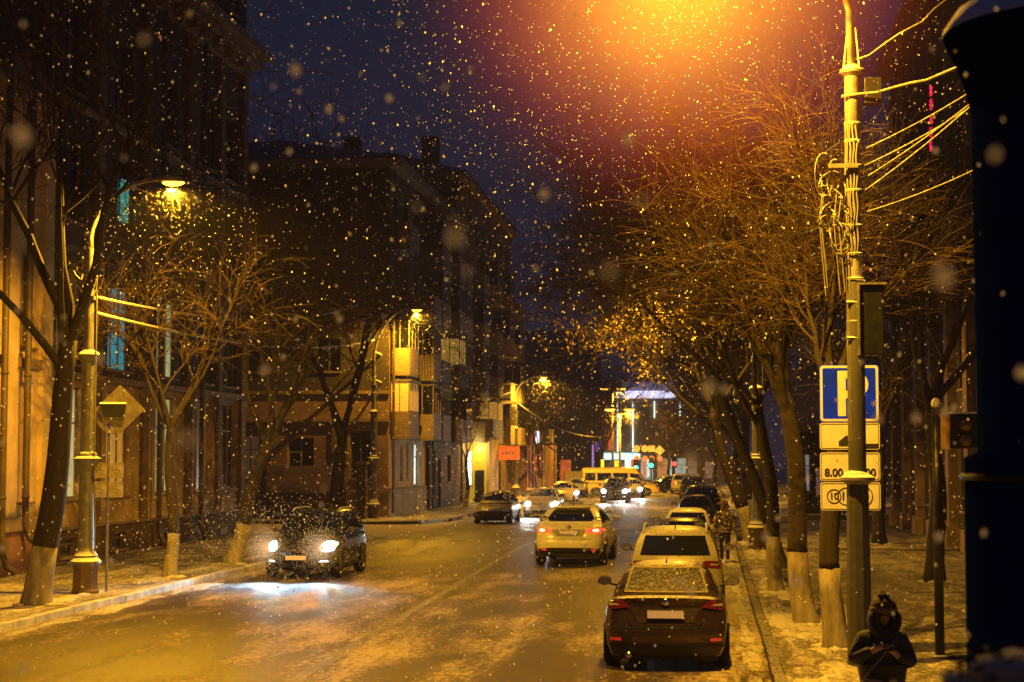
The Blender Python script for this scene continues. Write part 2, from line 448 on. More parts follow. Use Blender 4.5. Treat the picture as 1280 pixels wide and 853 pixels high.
def mir(poly): return [(-a, b) for a, b in poly][::-1]
def oncar(x): return x

BODY = {
 'sedan': dict(L=4.65, W=1.79, H=1.46, zb=.20, belt=1.00,
    deck=[(0, 1.03), (.12, 1.045), (.62, 1.03), (.9, .98), (3.3, .98), (3.5, .97), (4.2, .82), (4.5, .70), (4.65, .62)],
    rear=[(.2, .10), (.34, .01), (.55, .0), (.66, .035), (.72, .06), (.98, .10), (1.03, .06), (1.1, .2)],
    front=[(.2, -.12), (.35, -.02), (.55, 0), (.68, -.03), (.9, -.4)],
    gh=[.50, 1.30, 2.55, 3.45], wb=.80, wt=.54, axle=(.98, 3.63), wr=.32,
    tail=[(.50, .90), (.60, .985), (.86, 1.0), (.885, .93), (.87, .865), (.70, .865)],
    rwin=[(-.58, 1.075), (.58, 1.075), (.48, 1.375), (-.48, 1.375)], plate=(.80, .26, .055)),
 'suv': dict(L=4.45, W=1.84, H=1.68, zb=.24, belt=1.12,
    deck=[(0, 1.13), (.5, 1.12), (3.2, 1.10), (3.45, 1.06), (4.1, .96), (4.35, .82), (4.45, .72)],
    rear=[(.24, .10), (.40, .01), (.62, .0), (.74, .05), (.80, .08), (1.0, .09), (1.13, .13)],
    front=[(.24, -.12), (.42, -.02), (.62, 0), (.85, -.04), (1.0, -.25)],
    gh=[.10, .48, 2.55, 3.35], wb=.83, wt=.62, axle=(.86, 3.52), wr=.35,
    tail=[(.50, 1.02), (.56, 1.075), (.90, 1.06), (.91, .97), (.86, .93), (.60, .95)],
    rwin=[(-.66, 1.17), (.66, 1.17), (.56, 1.53), (-.56, 1.53)], plate=(.86, .26, .055)),
 'coupe_suv': dict(L=4.88, W=1.98, H=1.66, zb=.30, belt=1.14,
    deck=[(0, 1.12), (.35, 1.17), (.8, 1.15), (3.4, 1.12), (3.6, 1.08), (4.4, .98), (4.75, .84), (4.88, .75)],
    rear=[(.3, .12), (.45, .02), (.66, .0), (.76, .05), (.82, .07), (1.08, .10), (1.16, .04), (1.2, .3)],
    front=[(.3, -.12), (.45, -.02), (.65, 0), (.85, -.04), (1.0, -.3)],
    gh=[.35, 1.25, 2.7, 3.6], wb=.86, wt=.60, axle=(.95, 3.88), wr=.37,
    tail=[(.46, .93), (.50, 1.02), (.72, 1.055), (.93, 1.03), (.96, .95), (.90, .90)],
    rwin=[(-.60, 1.22), (.60, 1.22), (.66, 1.30), (.50, 1.53), (-.50, 1.53), (-.66, 1.30)], plate=(.93, .26, .055)),
 'hatch': dict(L=4.0, W=1.70, H=1.47, zb=.20, belt=1.00,
    deck=[(0, 1.0), (.5, 1.0), (2.9, .97), (3.1, .94), (3.7, .84), (3.92, .72), (4.0, .62)],
    rear=[(.2, .10), (.36, .01), (.58, .0), (.68, .04), (.74, .06), (1.0, .10)],
    front=[(.2, -.12), (.35, -.02), (.55, 0), (.72, -.04), (.9, -.3)],
    gh=[.10, .45, 2.2, 3.1], wb=.76, wt=.56, axle=(.70, 3.17), wr=.31,
    tail=[(.58, .84), (.60, 1.0), (.76, 1.02), (.81, .95), (.80, .84)],
    rwin=[(-.58, 1.05), (.58, 1.05), (.49, 1.34), (-.49, 1.34)], plate=(.70, .26, .055)),
}
M_tailoff = mat('tail_lamp_red_unlit', (.13, .008, .006), .18, 0, .35, 26, coat=.6)
M_tailon = emat('tail_lamp_lit', (1.0, .05, .015), 2.2)
M_brake = emat('brake_lamp_core', (1.0, .35, .12), 9.0)
M_headoff = mat('headlamp_glass_unlit', (.35, .36, .38), .12, .2, .4, 30, coat=.5)
M_headon = emat('headlamp_lit', (.72, .95, 1.0), 60.0)
M_headon_w = emat('headlamp_lit_neutral', (.95, .97, 1.0), 34.0)
M_refl = emat('reflector_red', (1.0, .06, .03), .20)  # red glow put in for light the reflectors throw back
M_amber = mat('indicator_amber', (.6, .22, .02), .3, 0, .2, 20)
M_glass = glassmat('car_glass')
M_glassf = glassmat('frosted_rear_glass', (.02, .018, .015), .4, .54)
M_glasss = glassmat('snow_specked_glass', (.008, .01, .013), .08, .15)
WHEELS = {}
M_snow2s = mat('snow_on_seal', (.20, .18, .15), .9, 0, .5, 30)
def wheel_mesh(r):
    if r in WHEELS: return WHEELS[r]
    w2 = .105
    t = MB(); t.lathe([(r * .66, -w2), (r * .9, -w2 - .012), (r * .985, -w2 * .8), (r, -w2 * .3), (r, w2 * .3), (r * .985, w2 * .8), (r * .9, w2 + .012), (r * .66, w2)], n=28, axis='x', cap=False)
    m = MB(); m.lathe([(r * .68, -w2 + .01), (r * .64, -w2 + .03), (r * .6, w2 - .05), (.001, w2 - .045)], n=28, axis='x', cap=False)
    m.lathe([(r * .68, w2 - .004), (r * .63, w2 - .02), (r * .62, w2 - .06)], n=28, axis='x', cap=False)
    for k in range(5):
        a = 2 * math.pi * k / 5
        M = Matrix.Rotation(a, 4, 'X'); q = MB().box(w2 - .05, w2 - .015, -.028, .028, .02, r * .64); q.xf(M); m.add(q.v, q.f)
    m.lathe([(.05, w2 - .05), (.05, w2 - .008), (.001, w2 - .006)], n=12, axis='x', cap=False)
    me1 = bpy.data.meshes.new('tyre'); me1.from_pydata(t.v, [], t.f); me1.materials.append(M_rubber)
    me2 = bpy.data.meshes.new('rim'); me2.from_pydata(m.v, [], m.f); me2.materials.append(M_rim)
    for p in me1.polygons: p.use_smooth = True
    WHEELS[r] = (me1, me2); return WHEELS[r]

def car(name, label, cat, loc, rz, kind, paint, group, lamps='off', glass=None, rglass=None, rails=False, detail=2, plate=True, roofm=None, steer=0, beam=0, beamcol=(.72, .93, 1.0), front_plate=False, spoiler=False):
    S = BODY[kind]; L, W, H, zb, belt = S['L'], S['W'], S['H'], S['zb'], S['belt']
    glass = glass or M_glass; rglass = rglass or glass
    root = thing(name, label, cat, loc, rz, group)
    side = [(zb, .90), (zb + .15, .965), (.55, .985), (.72, 1.0), (.82, .985), (belt - .04, .965), (belt + .1, .93)]
    def lower(u, v, w):
        y0 = w * L; zt = prof(S['deck'], y0); z = zb + v * (zt - zb)
        yr = prof(S['rear'], z); yf = L + prof(S['front'], z)
        au = abs(u); yr += .17 * au ** 3.2 + .06 * au ** 10; yf -= .34 * au ** 2.6 + .08 * au ** 10
        y = yr + w * (yf - yr)
        hw = W / 2 * prof(side, z) * (1 - .05 * abs(2 * w - 1) ** 5)
        if v > .86: hw *= 1 - .05 * ((v - .86) / .14) ** 2
        x = u * hw
        z -= v ** 4 * (.025 * u * u + .035 * au ** 9)
        # wheel arches: lift the sill edge over each wheel
        if v == 0 or v < .01: z += .0
        if w in (0.0, 1.0): y += (-1 if w == 0 else 1) * -.02 * (abs(2 * v - 1) ** 8)
        return (x, y, z)
    g = S['gh']
    def upper(u, v, w):
        vv = v ** .92; au = abs(u)
        yr = lerp(g[0], g[1], vv ** 1.15); yf = lerp(g[3], g[2], vv ** 1.1)
        yr += .13 * au ** 3; yf -= .26 * au ** 2.6
        y = yr + w * (yf - yr)
        hw = lerp(S['wb'], S['wt'], v ** 1.25) * W / 1.80 * (1 - .05 * abs(2 * w - 1) ** 6 * (1 - v))
        roof = H - belt + .06
        arc = 1 - .10 * v * abs(2 * w - .9) ** 2.4
        z = belt - .06 + v * roof * arc
        z -= v ** 5 * (.03 * u * u + .05 * au ** 7)
        return (u * hw, y, z)
    nu, nv, nw = (14, 12, 34) if detail >= 2 else (8, 8, 18)
    mb = MB(); v1, f1 = grid_box(lower, nu, nv, nw); mb.add(v1, f1); nl = len(f1)
    v2, f2 = grid_box(upper, nu, max(6, nv - 3), int(nw * .7)); mb.add(v2, f2, 1 if roofm else 0)
    body = sharp(mb.build('body', [paint, roofm] if roofm else paint, root, smooth=True), 48)
    bvh = BVHTree.FromPolygons([Vector(v) for v in mb.v], mb.f)
    cell = .06 if detail >= 2 else .14
    def P(nm, polys, axis, m, off=.006, parent=root):
        q = MB()
        for p in polys:
            a, b = patch(bvh, p, axis, off, cell); q.add(a, b)
        if not q.v: return None
        return q.build(nm, m, parent, smooth=True)
    def sidepoly(fy, fz): return [(fy(i), fz(i)) for i in range(0)]
    # ---- glass
    P('rear_window', [S['rwin']], 'rear', rglass, .008)
    fw = S['wb'] * W / 1.80; ft = S['wt'] * W / 1.80
    if rglass is M_glassf:
        rw = S['rwin']; cx_ = 0; cz_ = (rw[0][1] + rw[2][1]) / 2
        for i in range(4):
            a, b = rw[i], rw[(i + 1) % 4]; o_ = lambda p: (p[0] * 1.045, cz_ + (p[1] - cz_) * 1.12)
            P('snowy_seal', [[a, o_(a), o_(b), b]], 'rear', M_snow2s, .012)
    P('windscreen', [[(-fw * .86, belt + .045), (fw * .86, belt + .045), (ft * .92, H - .10), (-ft * .92, H - .10)]], 'front', glass, .008)
    yb0, yb1 = g[0] + .30, g[3] - .38; yt0, yt1 = g[1] + .10, g[2] + .02
    zb_, zt_ = belt + .03, H - .15; mid = (yb0 + yb1) / 2 - .05
    k = (zt_ - zb_)
    q1 = [(yb0, zb_), (mid - .045, zb_), (mid - .045, zt_), (yt0, zt_), (yb0 + .05, zb_ + k * .35)]
    q2 = [(mid + .045, zb_), (yb1, zb_), (yt1, zt_), (mid + .045, zt_)]
    for ax in ('left', 'right'):
        P('side_window', [q1], ax, glass, .008); P('side_window', [q2], ax, glass, .008)
    # ---- arches, sills (dark)
    ar = []
    for ya in S['axle']:
        rr = S['wr'] + .055; ar.append([(ya + rr * math.cos(R(a)), max(zb + .012, S['wr'] + rr * math.sin(R(a)))) for a in range(-22, 203, 15)])
    sill = [(.5, zb + .01), (L - .5, zb + .01), (L - .5, zb + .10), (.5, zb + .10)]
    for ax in ('left', 'right'):
        P('wheel_arch', ar, ax, M_blackpl, .007)
        if detail >= 2:
            P('sill_trim', [sill], ax, M_blackpl, .005)
            dm = mid
            for a in (S['axle'][0] + .42, dm, S['axle'][1] - .40): P('door_seam', [[(a, zb + .14), (a + .012, zb + .14), (a + .012, belt - .03), (a, belt - .03)]], ax, M_blackpl, .004)
            for a in (mid - .36, mid + .62): P('door_handle', [[(a, belt - .16), (a + .2, belt - .16), (a + .2, belt - .13), (a, belt - .13)]], ax, paint, .03)
    # ---- rear end
    hwb = W / 2
    P('rear_bumper_insert', [[(-hwb * .84, zb + .02), (hwb * .84, zb + .02), (hwb * .88, zb + .17), (hwb * .5, zb + .21), (-hwb * .5, zb + .21), (-hwb * .88, zb + .17)]], 'rear', M_blackpl, .012)
    tm = {'off': M_tailoff, 'head': M_tailoff, 'brake': M_tailon, 'tail': M_tailon}[lamps]
    tails = []
    for sgn in (1, -1):
        pl = S['tail'] if sgn > 0 else mir(S['tail'])
        t = P('tail_lamp', [pl], 'rear', tm, .016)
        if t is not None and detail >= 2:
            cx = sum(p[0] for p in pl) / len(pl); cz = sum(p[1] for p in pl) / len(pl)
            if lamps == 'brake':
                q = [(cx + .085 * math.cos(R(a)), cz + .038 * math.sin(R(a))) for a in range(0, 360, 30)]
                P('lamp_bright_disc', [q], 'rear', M_brake, .024, t)
            else:
                P('reversing_lamp', [[(lerp(cx, p[0], .42) , lerp(cz - .005, p[1], .25)) for p in pl]], 'rear', mat('reversing_lens', (.32, .26, .24), .2, 0, .3, 30), .022, t)
        P('rear_reflector', [[(sgn * .62, .43), (sgn * .78, .43), (sgn * .78, .475), (sgn * .62, .475)][::sgn]], 'rear', M_refl if lamps != 'head' else M_tailoff, .018)
    pz, pw, ph = S['plate']
    if detail >= 2:
        P('boot_recess', [[(-.40, pz - .115), (.40, pz - .115), (.49, pz + .085), (-.49, pz + .085)]], 'rear', mat(paint.name + '_shade', tuple(.4 * x for x in PAINTC.get(paint.name, (.1, .1, .1))), .4), .006)  # recess is a flat patch, its shade put in as darker paint
        P('boot_trim', [[(-.47, pz - .145), (.47, pz - .145), (.53, pz - .06), (.52, pz - .055), (.455, pz - .128), (-.455, pz - .128), (-.52, pz - .055), (-.53, pz - .06)]], 'rear', paint, .02)
        P('boot_seam', [[(-.62, pz - .19), (.62, pz - .19), (.62, pz - .178), (-.62, pz - .178)]], 'rear', M_blackpl, .006)
    def place_plate(axis, z, parent=root):
        d = Vector((0, 1, 0)) if axis == 'rear' else Vector((0, -1, 0)); o = Vector((0, -9 if axis == 'rear' else 14, z))
        h = bvh.ray_cast(o, d)
        if h[0] is None: return
        s_ = -1 if axis == 'rear' else 1
        y = h[0].y + s_ * .03
        q = MB().box(-.27, .27, y - .012, y + .012, z - .066, z + .066); fr = bevel(q.build('number_plate', M_blackpl, parent), .01)
        q = MB().box(-.255, .255, y + s_ * .016 - .004, y + s_ * .016 + .004, z - .052, z + .052); q.build('plate_face', M_plate, fr)
    if plate: place_plate('rear', pz)
    if detail >= 2:
        q = MB().lathe([(.001, -.02), (.052, -.02), (.058, 0), (.045, .012)], n=16, axis='y')
        h = bvh.ray_cast(Vector((0, -9, pz + .135)), Vector((0, 1, 0)))
        if h[0] is not None: q.build('badge', M_chrome, root, True, (0, h[0].y - .006, pz + .135 + (.03 if kind == 'sedan' else .02)))
        q = MB().lathe([(.045, -.10), (.05, 0), (.05, .12)], (-.52, .08, zb + .035), 12, 0, 'y'); q.build('exhaust_pipe', M_chrome, root, True)
    # ---- front end
    zh = .66 if kind in ('sedan', 'hatch') else .80
    hm = {'off': M_headoff, 'brake': M_headoff, 'tail': M_headoff, 'head': M_headon}[lamps]
    for sgn in (1, -1):
        pl = [(hwb * .58, zh - .03), (hwb * .66, zh - .10), (hwb * .90, zh - .09), (hwb * .95, zh + .06), (hwb * .86, zh + .10), (hwb * .62, zh + .05)]
        if sgn < 0: pl = mir(pl)
        hl = P('headlamp', [pl], 'front', hm, .014)
        if lamps == 'head' and hl is not None:
            q = [(sgn * hwb * .76 + .135 * math.cos(R(a)), zh + .115 * math.sin(R(a))) for a in range(0, 360, 24)]
            P('lamp_bright_disc', [q], 'front', hm, .03, hl)  # oversized bright disc added so the headlamp glares wider
        pl = [(sgn * hwb * .60, zb + .19), (sgn * hwb * .82, zb + .19), (sgn * hwb * .80, zb + .235), (sgn * hwb * .62, zb + .235)][::sgn]
        P('fog_lamp', [pl], 'front', emat('fog_lamp_lit', (.75, .95, 1), 2.2) if lamps == 'head' else M_amber, .014)
    gr = P('grille', [[(-hwb * .44, zh - .13), (hwb * .44, zh - .13), (hwb * .48, zh + .04), (-hwb * .48, zh + .04)]], 'front', M_blackpl, .010)
    P('grille_bar', [[(-hwb * .44, zh + a), (hwb * .44, zh + a), (hwb * .45, zh + a + .022), (-hwb * .45, zh + a + .022)] for a in (-.085, -.02)], 'front', M_chrome, .022)
    P('lower_grille', [[(-hwb * .55, zb + .05), (hwb * .55, zb + .05), (hwb * .5, zb + .17), (-hwb * .5, zb + .17)]], 'front', M_blackpl, .012)
    if front_plate: place_plate('front', zb + .30)
    # ---- mirrors, wheels, extras
    for sgn in (1, -1):
        ym = g[3] - .52
        q = MB(); q.blob((sgn * (W / 2 + .105), ym, belt + .075), (.115, .06, .075), 2, 0)
        q.tube([(sgn * (W / 2 - .09), ym, belt + .0), (sgn * (W / 2 + .05), ym, belt + .04)], .022, 6)
        mi_ = q.build('wing_mirror', M_blackpl if kind != 'coupe_suv' else paint, root, True)
        q = MB().box(sgn * (W / 2 + .105) - .085, sgn * (W / 2 + .105) + .085, ym - .068, ym - .056, belt + .025, belt + .125); q.build('mirror_glass', M_chrome, mi_)
    t1, t2 = wheel_mesh(S['wr'])
    for yi, ya in enumerate(S['axle']):
        for sgn in (1, -1):
            wh = bpy.data.objects.new('wheel', None); COL.objects.link(wh); wh.parent = root
            wh.location = (sgn * (W / 2 - .105), ya, S['wr'] * .985); wh.rotation_euler = (rnd.uniform(0, 6), 0, (0 if sgn > 0 else math.pi) + (steer if yi else 0))
            a = bpy.data.objects.new('tyre', t1); COL.objects.link(a); a.parent = wh
            a = bpy.data.objects.new('rim', t2); COL.objects.link(a); a.parent = wh
    if detail >= 2:
        q = MB(); q.tube([(0, g[1] + .22, H - .03), (0, g[1] + .10, H + .05)], [.016, .006], 6); q.build('aerial', M_blackpl, root)
        q = MB()
        for a in (-.3, .3): q.tube([(a - .02, g[3] - .1, belt + .02), (a + .42, g[3] - .22, belt + .09)], .01, 4)
        q.build('wiper', M_blackpl, root)
    if rails:
        for sgn in (1, -1):
            x = sgn * (S['wt'] * W / 1.80 - .04); q = MB()
            q.tube([(x, g[1] + .1, H - .10), (x, g[1] + .2, H - .005), (x, g[1] + .7, H + .02), (x, g[2] - .35, H + .02), (x, g[2] - .05, H - .06)], .022, 8); q.build('roof_rail', M_rails, root, True)
    if spoiler:
        q = MB(); v_, f_ = grid_box(lambda u, v, w_: (u * .56 * (1 - .1 * abs(u) ** 4), g[1] - .26 + w_ * .42 + .08 * abs(u) ** 3, H - .075 + v * .04 + w_ * .02), 10, 2, 6); q.add(v_, f_); q.build('roof_spoiler', paint, root, True)
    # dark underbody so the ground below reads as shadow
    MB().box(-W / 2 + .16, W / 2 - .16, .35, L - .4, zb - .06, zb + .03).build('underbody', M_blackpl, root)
    if lamps == 'head' and beam:
        for sgn in (1, -1):
            add_light('SPOT', 'headlamp_beam', (sgn * hwb * .74, L + .04, zh), beam, beamcol, root, .06, (0, 1, .03), 90, 1.0)
    return root
PAINTC = {}
def paint(name, col, rough=.28, metal=.25, snow=.35, st=.6):
    PAINTC[name] = col; return mat(name, col, rough, metal, .12, 5, snow=snow, snow_t=st, coat=.35)
M_rails = mat('satin_roof_rail', (.4, .4, .4), .35, .8, .1, 10, snow=.6)
P_brown = paint('bronze_brown_paint', (.080, .052, .034), .26, .7, .62, .86)
P_beige = paint('pale_beige_paint', (.33, .31, .27), .35, .2, .5, .5)
P_black = paint('black_paint', (.012, .012, .014), .22, .2, .3)
P_white = paint('white_paint', (.72, .72, .70), .25, .0, .3)
P_white2 = paint('ivory_paint', (.66, .64, .58), .3, .0, .5)
P_navy = paint('dark_navy_paint', (.010, .016, .028), .25, .3, .15)
P_grey = paint('graphite_paint', (.06, .06, .065), .3, .4, .45)
P_yel = paint('taxi_cream_paint', (.70, .58, .32), .3, 0, .35)
P_gold = paint('dull_gold_paint', (.06, .042, .026), .4, .3, .35, .5)
GP = 'cars parked nose to tail along the right kerb'
GM = 'vehicles moving along the snowy street'
A_ = 'car'
# rear-end positions: (x, y) of the rear bumper, heading +y ; rz=pi heads towards the camera
car('parked_sedan', 'bronze brown sedan with frosted rear window, nearest car parked at the right kerb', 'car', (-.65, 25.0, 0), R(.6), 'sedan', P_brown, GP, 'off', rglass=M_glassf)
car('parked_suv', 'pale beige suv with roof rails parked right in front of the brown sedan', 'car', (-.68, 33.2, 0), R(.3), 'suv', P_beige, GP, 'off', rails=True, glass=M_glasss)
car('parked_sedan', 'black low sedan parked between the beige suv and the small ivory hatchback', 'car', (-.74, 44.2, 0), 0, 'sedan', P_black, GP, 'off', detail=1)
car('parked_hatchback', 'small ivory hatchback with light roof parked in front of the black sedan', 'car', (-.72, 53.6, 0), 0, 'hatch', P_white2, GP, 'off', detail=1)
car('parked_hatchback', 'graphite hatchback with snow dusted roof in the dark middle of the parked row', 'car', (-.62, 73, 0), 0, 'hatch', P_grey, GP, 'off', detail=1)
car('parked_suv', 'black suv parked farthest away in the row beside the kerb', 'car', (-.42, 83, 0), 0, 'suv', P_black, GP, 'off', detail=1)
car('moving_suv', 'white coupe-roofed suv driving away with both brake lights glowing red', 'car', (-3.95, 49.0, 0), R(-1.6), 'coupe_suv', P_white, GM, 'brake', glass=M_glasss, spoiler=True)
car('moving_sedan', 'light sedan driving away just ahead of the white suv', 'car', (-4.62, 60.5, 0), 0, 'sedan', P_white2, GM, 'off', detail=1)
car('oncoming_suv', 'dark suv with dazzling bluish headlights turning out beside the left trees', 'car', (-10.1, 47.2, 0), R(180) - R(1.0), 'suv', P_navy, GM, 'head', rails=True, glass=M_glasss, beam=1500, beamcol=(.42, .78, 1.0), front_plate=True)
car('waiting_hatchback', 'snow covered dull gold hatchback with its headlights off at the corner of the side road', 'car', (-9.8, 83.5, 0), R(178), 'hatch', P_gold, GM, 'off', detail=1)
car('oncoming_sedan', 'cream car with glaring white headlights right of the unlit gold hatchback', 'car', (-8.55, 93, 0), R(180), 'sedan', P_yel, GM, 'head', detail=1, beam=1000, beamcol=(.85, .97, 1))
car('oncoming_taxi', 'yellowish taxi following behind the glaring headlights', 'car', (-9.6, 118, 0), R(178), 'sedan', P_yel, GM, 'off', detail=1)
car('queuing_sedan', 'small dark sedan half hidden behind the yellowish taxi', 'car', (-10.4, 138, 0), R(180), 'sedan', P_grey, GM, 'off', detail=1)
car('oncoming_suv', 'dark suv with bluish headlights in the middle of the road before the minibus', 'car', (-6.35, 120.5, 0), R(180), 'suv', P_navy, GM, 'head', detail=1, beam=1000)
car('oncoming_sedan', 'pale sedan with headlights on just behind the dark suv by the minibus', 'car', (-5.95, 136, 0), R(180), 'sedan', P_beige, GM, 'head', detail=1, beam=1500)
car('crossing_sedan', 'black sedan standing sideways at the nose of the yellow minibus', 'car', (-5.2, 152, 0), R(-62), 'sedan', P_black, GM, 'off', detail=1)
car('distant_suv', 'white suv with red tail lights driving off right of the minibus', 'car', (-2.45, 148, 0), 0, 'suv', P_white, GM, 'tail', detail=1)
car('distant_suv', 'dark car waiting beyond the parked row under the far trees', 'car', (-1.35, 128, 0), 0, 'suv', P_black, GM, 'off', detail=1)
# ---- minibus, side-on
def minibus(loc, rz):
    root = thing('minibus', 'yellow high-roofed minibus standing sideways across the far junction', 'minibus', loc, rz, None)
    W, L, H = 2.05, 5.6, 2.75
    py = paint('minibus_yellow_paint', (.85, .66, .22), .35, 0, .2)
    deck = [(0, 2.62), (.2, 2.72), (3.9, 2.72), (4.25, 2.1), (4.5, 1.35), (5.3, 1.12), (5.6, .8)]
    def f(u, v, w):
        y = w * L; zt = prof(deck, y); z = .32 + v * (zt - .32); au = abs(u)
        hw = W / 2 * (1 - .10 * v ** 3) * (1 - .08 * abs(2 * w - 1) ** 6)
        return (u * hw, y + .12 * au ** 3 * (1 if w < .5 else -1) * abs(2 * w - 1), z - v ** 5 * (.06 * u * u + .08 * au ** 8))
    vs, fs = grid_box(f, 8, 12, 36); mb = MB(); mb.add(vs, fs); b = sharp(mb.build('body', py, root, True), 40)
    bvh = BVHTree.FromPolygons([Vector(v) for v in mb.v], mb.f)
    def P(nm, poly, ax, m, off=.01):
        a, c = patch(bvh, poly, ax, off, .12); q = MB().add(a, c)
        if q.v: q.build(nm, m, root, True)
    for ax in ('left', 'right'):
        for y0, y1 in ((.25, 1.0), (1.12, 2.12), (2.24, 3.3)):
            P('side_window', [(y0, 1.45), (y1, 1.45), (y1, 2.2), (y0, 2.2)], ax, M_glass)
        P('cab_window', [(3.45, 1.42), (4.35, 1.42), (4.05, 2.1), (3.45, 2.2)], ax, M_glass)
        P('waist_stripe', [(.1, 1.18), (5.0, 1.05), (5.0, 1.10), (.1, 1.26)], ax, M_blackpl, .006)
        P('door_seam', [(3.38, .5), (3.40, .5), (3.40, 2.3), (3.38, 2.3)], ax, M_blackpl, .006)
    P('windscreen', [(-.8, 1.5), (.8, 1.5), (.7, 2.15), (-.7, 2.15)], 'front', M_glass)
    P('headlamp', [(.55, .85), (.85, .85), (.85, 1.02), (.55, 1.02)], 'front', M_headoff); P('headlamp', [(-.85, .85), (-.55, .85), (-.55, 1.02), (-.85, 1.02)], 'front', M_headoff)
    P('tail_lamp', [(.78, .8), (.9, .8), (.9, 1.2), (.78, 1.2)], 'rear', M_tailoff); P('rear_window', [(-.7, 1.45), (.7, 1.45), (.7, 2.2), (-.7, 2.2)], 'rear', M_glass)
    t1, t2 = wheel_mesh(.35)
    for ya in (1.05, 4.55):
        for sgn in (1, -1):
            q = MB().lathe([(.43, -.015), (.43, .02)], (sgn * (W / 2 - .02), ya, .38), 20, 0, 'x'); q.build('wheel_arch', M_blackpl, root)
            wh = bpy.data.objects.new('wheel', None); COL.objects.link(wh); wh.parent = root; wh.location = (sgn * (W / 2 - .04), ya, .345); wh.rotation_euler = (0, 0, 0 if sgn > 0 else math.pi)
            for nm, me in (('tyre', t1), ('rim', t2)):
                a = bpy.data.objects.new(nm, me); COL.objects.link(a); a.parent = wh
    return root
mb_ = minibus((-10.3, 141.5, 0), R(-88)); mb_.scale = (1, 1.12, .82)
def box_van(loc, rz):
    root = thing('box_van', 'pale box van just left of the minibus, mostly hidden', 'van', loc, rz)
    q = MB().box(-1, 1, 0, 3.4, .75, 2.55); bevel(q.build('cargo_box', P_yel, root), .05)
    vs, fs = grid_box(lambda u, v, w: (u * .95, 3.45 + w * 1.5 - (.25 + .35 * w) * v ** 2 * w, .35 + v * (1.75 - .3 * w)), 6, 6, 8); MB().add(vs, fs).build('cab', P_white2, root, True)
    MB().box(-.96, .96, 3.7, 4.3, 1.35, 1.85).build('cab_window', M_glass, root)
    MB().box(-.9, .9, .2, 4.6, .45, .75).build('chassis', M_blackpl, root)
    t1, t2 = wheel_mesh(.35)
    for ya in (.8, 4.2):
        for sgn in (1, -1):
            wh = bpy.data.objects.new('wheel', None); COL.objects.link(wh); wh.parent = root; wh.location = (sgn * .9, ya, .345); wh.rotation_euler = (0, 0, 0 if sgn > 0 else math.pi)
            for nm, me in (('tyre', t1), ('rim', t2)):
                a = bpy.data.objects.new(nm, me); COL.objects.link(a); a.parent = wh
    return root
bv_ = box_van((-12.6, 152, 0), R(-80)); bv_.scale = (1, .8, .72)
# ================================================================== STREET LAMPS
M_lens = emat('lamp_bowl_lit', (1.0, .44, .03), 9)
M_lampbody = mat('lamp_housing', (.25, .25, .24), .5, .3)
def lamp_head(root, p, aimx, size=1.0, lights=True, power=2600, lens=None):
    size *= .85
    mb = MB(); s_ = 1 if aimx > 0 else -1
    def f(u, v, w):
        r = math.sin(math.pi * min(1, max(0.0, .06 + .88 * w))) ** .5
        return (s_ * (-.42 + w * .80) * size, u * .15 * r * size, (.0 + v * .13 * r + .03 * (1 - w)) * size)
    vs, fs = grid_box(f, 6, 3, 12); mb.add(vs, fs); h = mb.build('lamp_head', M_lampbody, root, True, p)
    mb = MB()
    def g(u, v, w):
        r = math.sin(math.pi * (.04 + .92 * w)) ** .6; a = u * math.pi / 2
        return (s_ * (-.20 + w * .56) * size, .14 * r * math.sin(a) * size, (-.005 - (1 - v) * .10 * r * math.cos(a)) * size)
    vs, fs = grid_box(g, 8, 2, 10); mb.add(vs, fs); mb.build('lamp_bowl', lens or M_lens, h, True)
    if lights:
        add_light('SPOT', 'lamp_light', (p[0] + s_ * .1 * size, p[1], p[2] - .15 * size), power * 1.6, SOD, root, .035, (0, 0, -1), 172, .35)
    return h
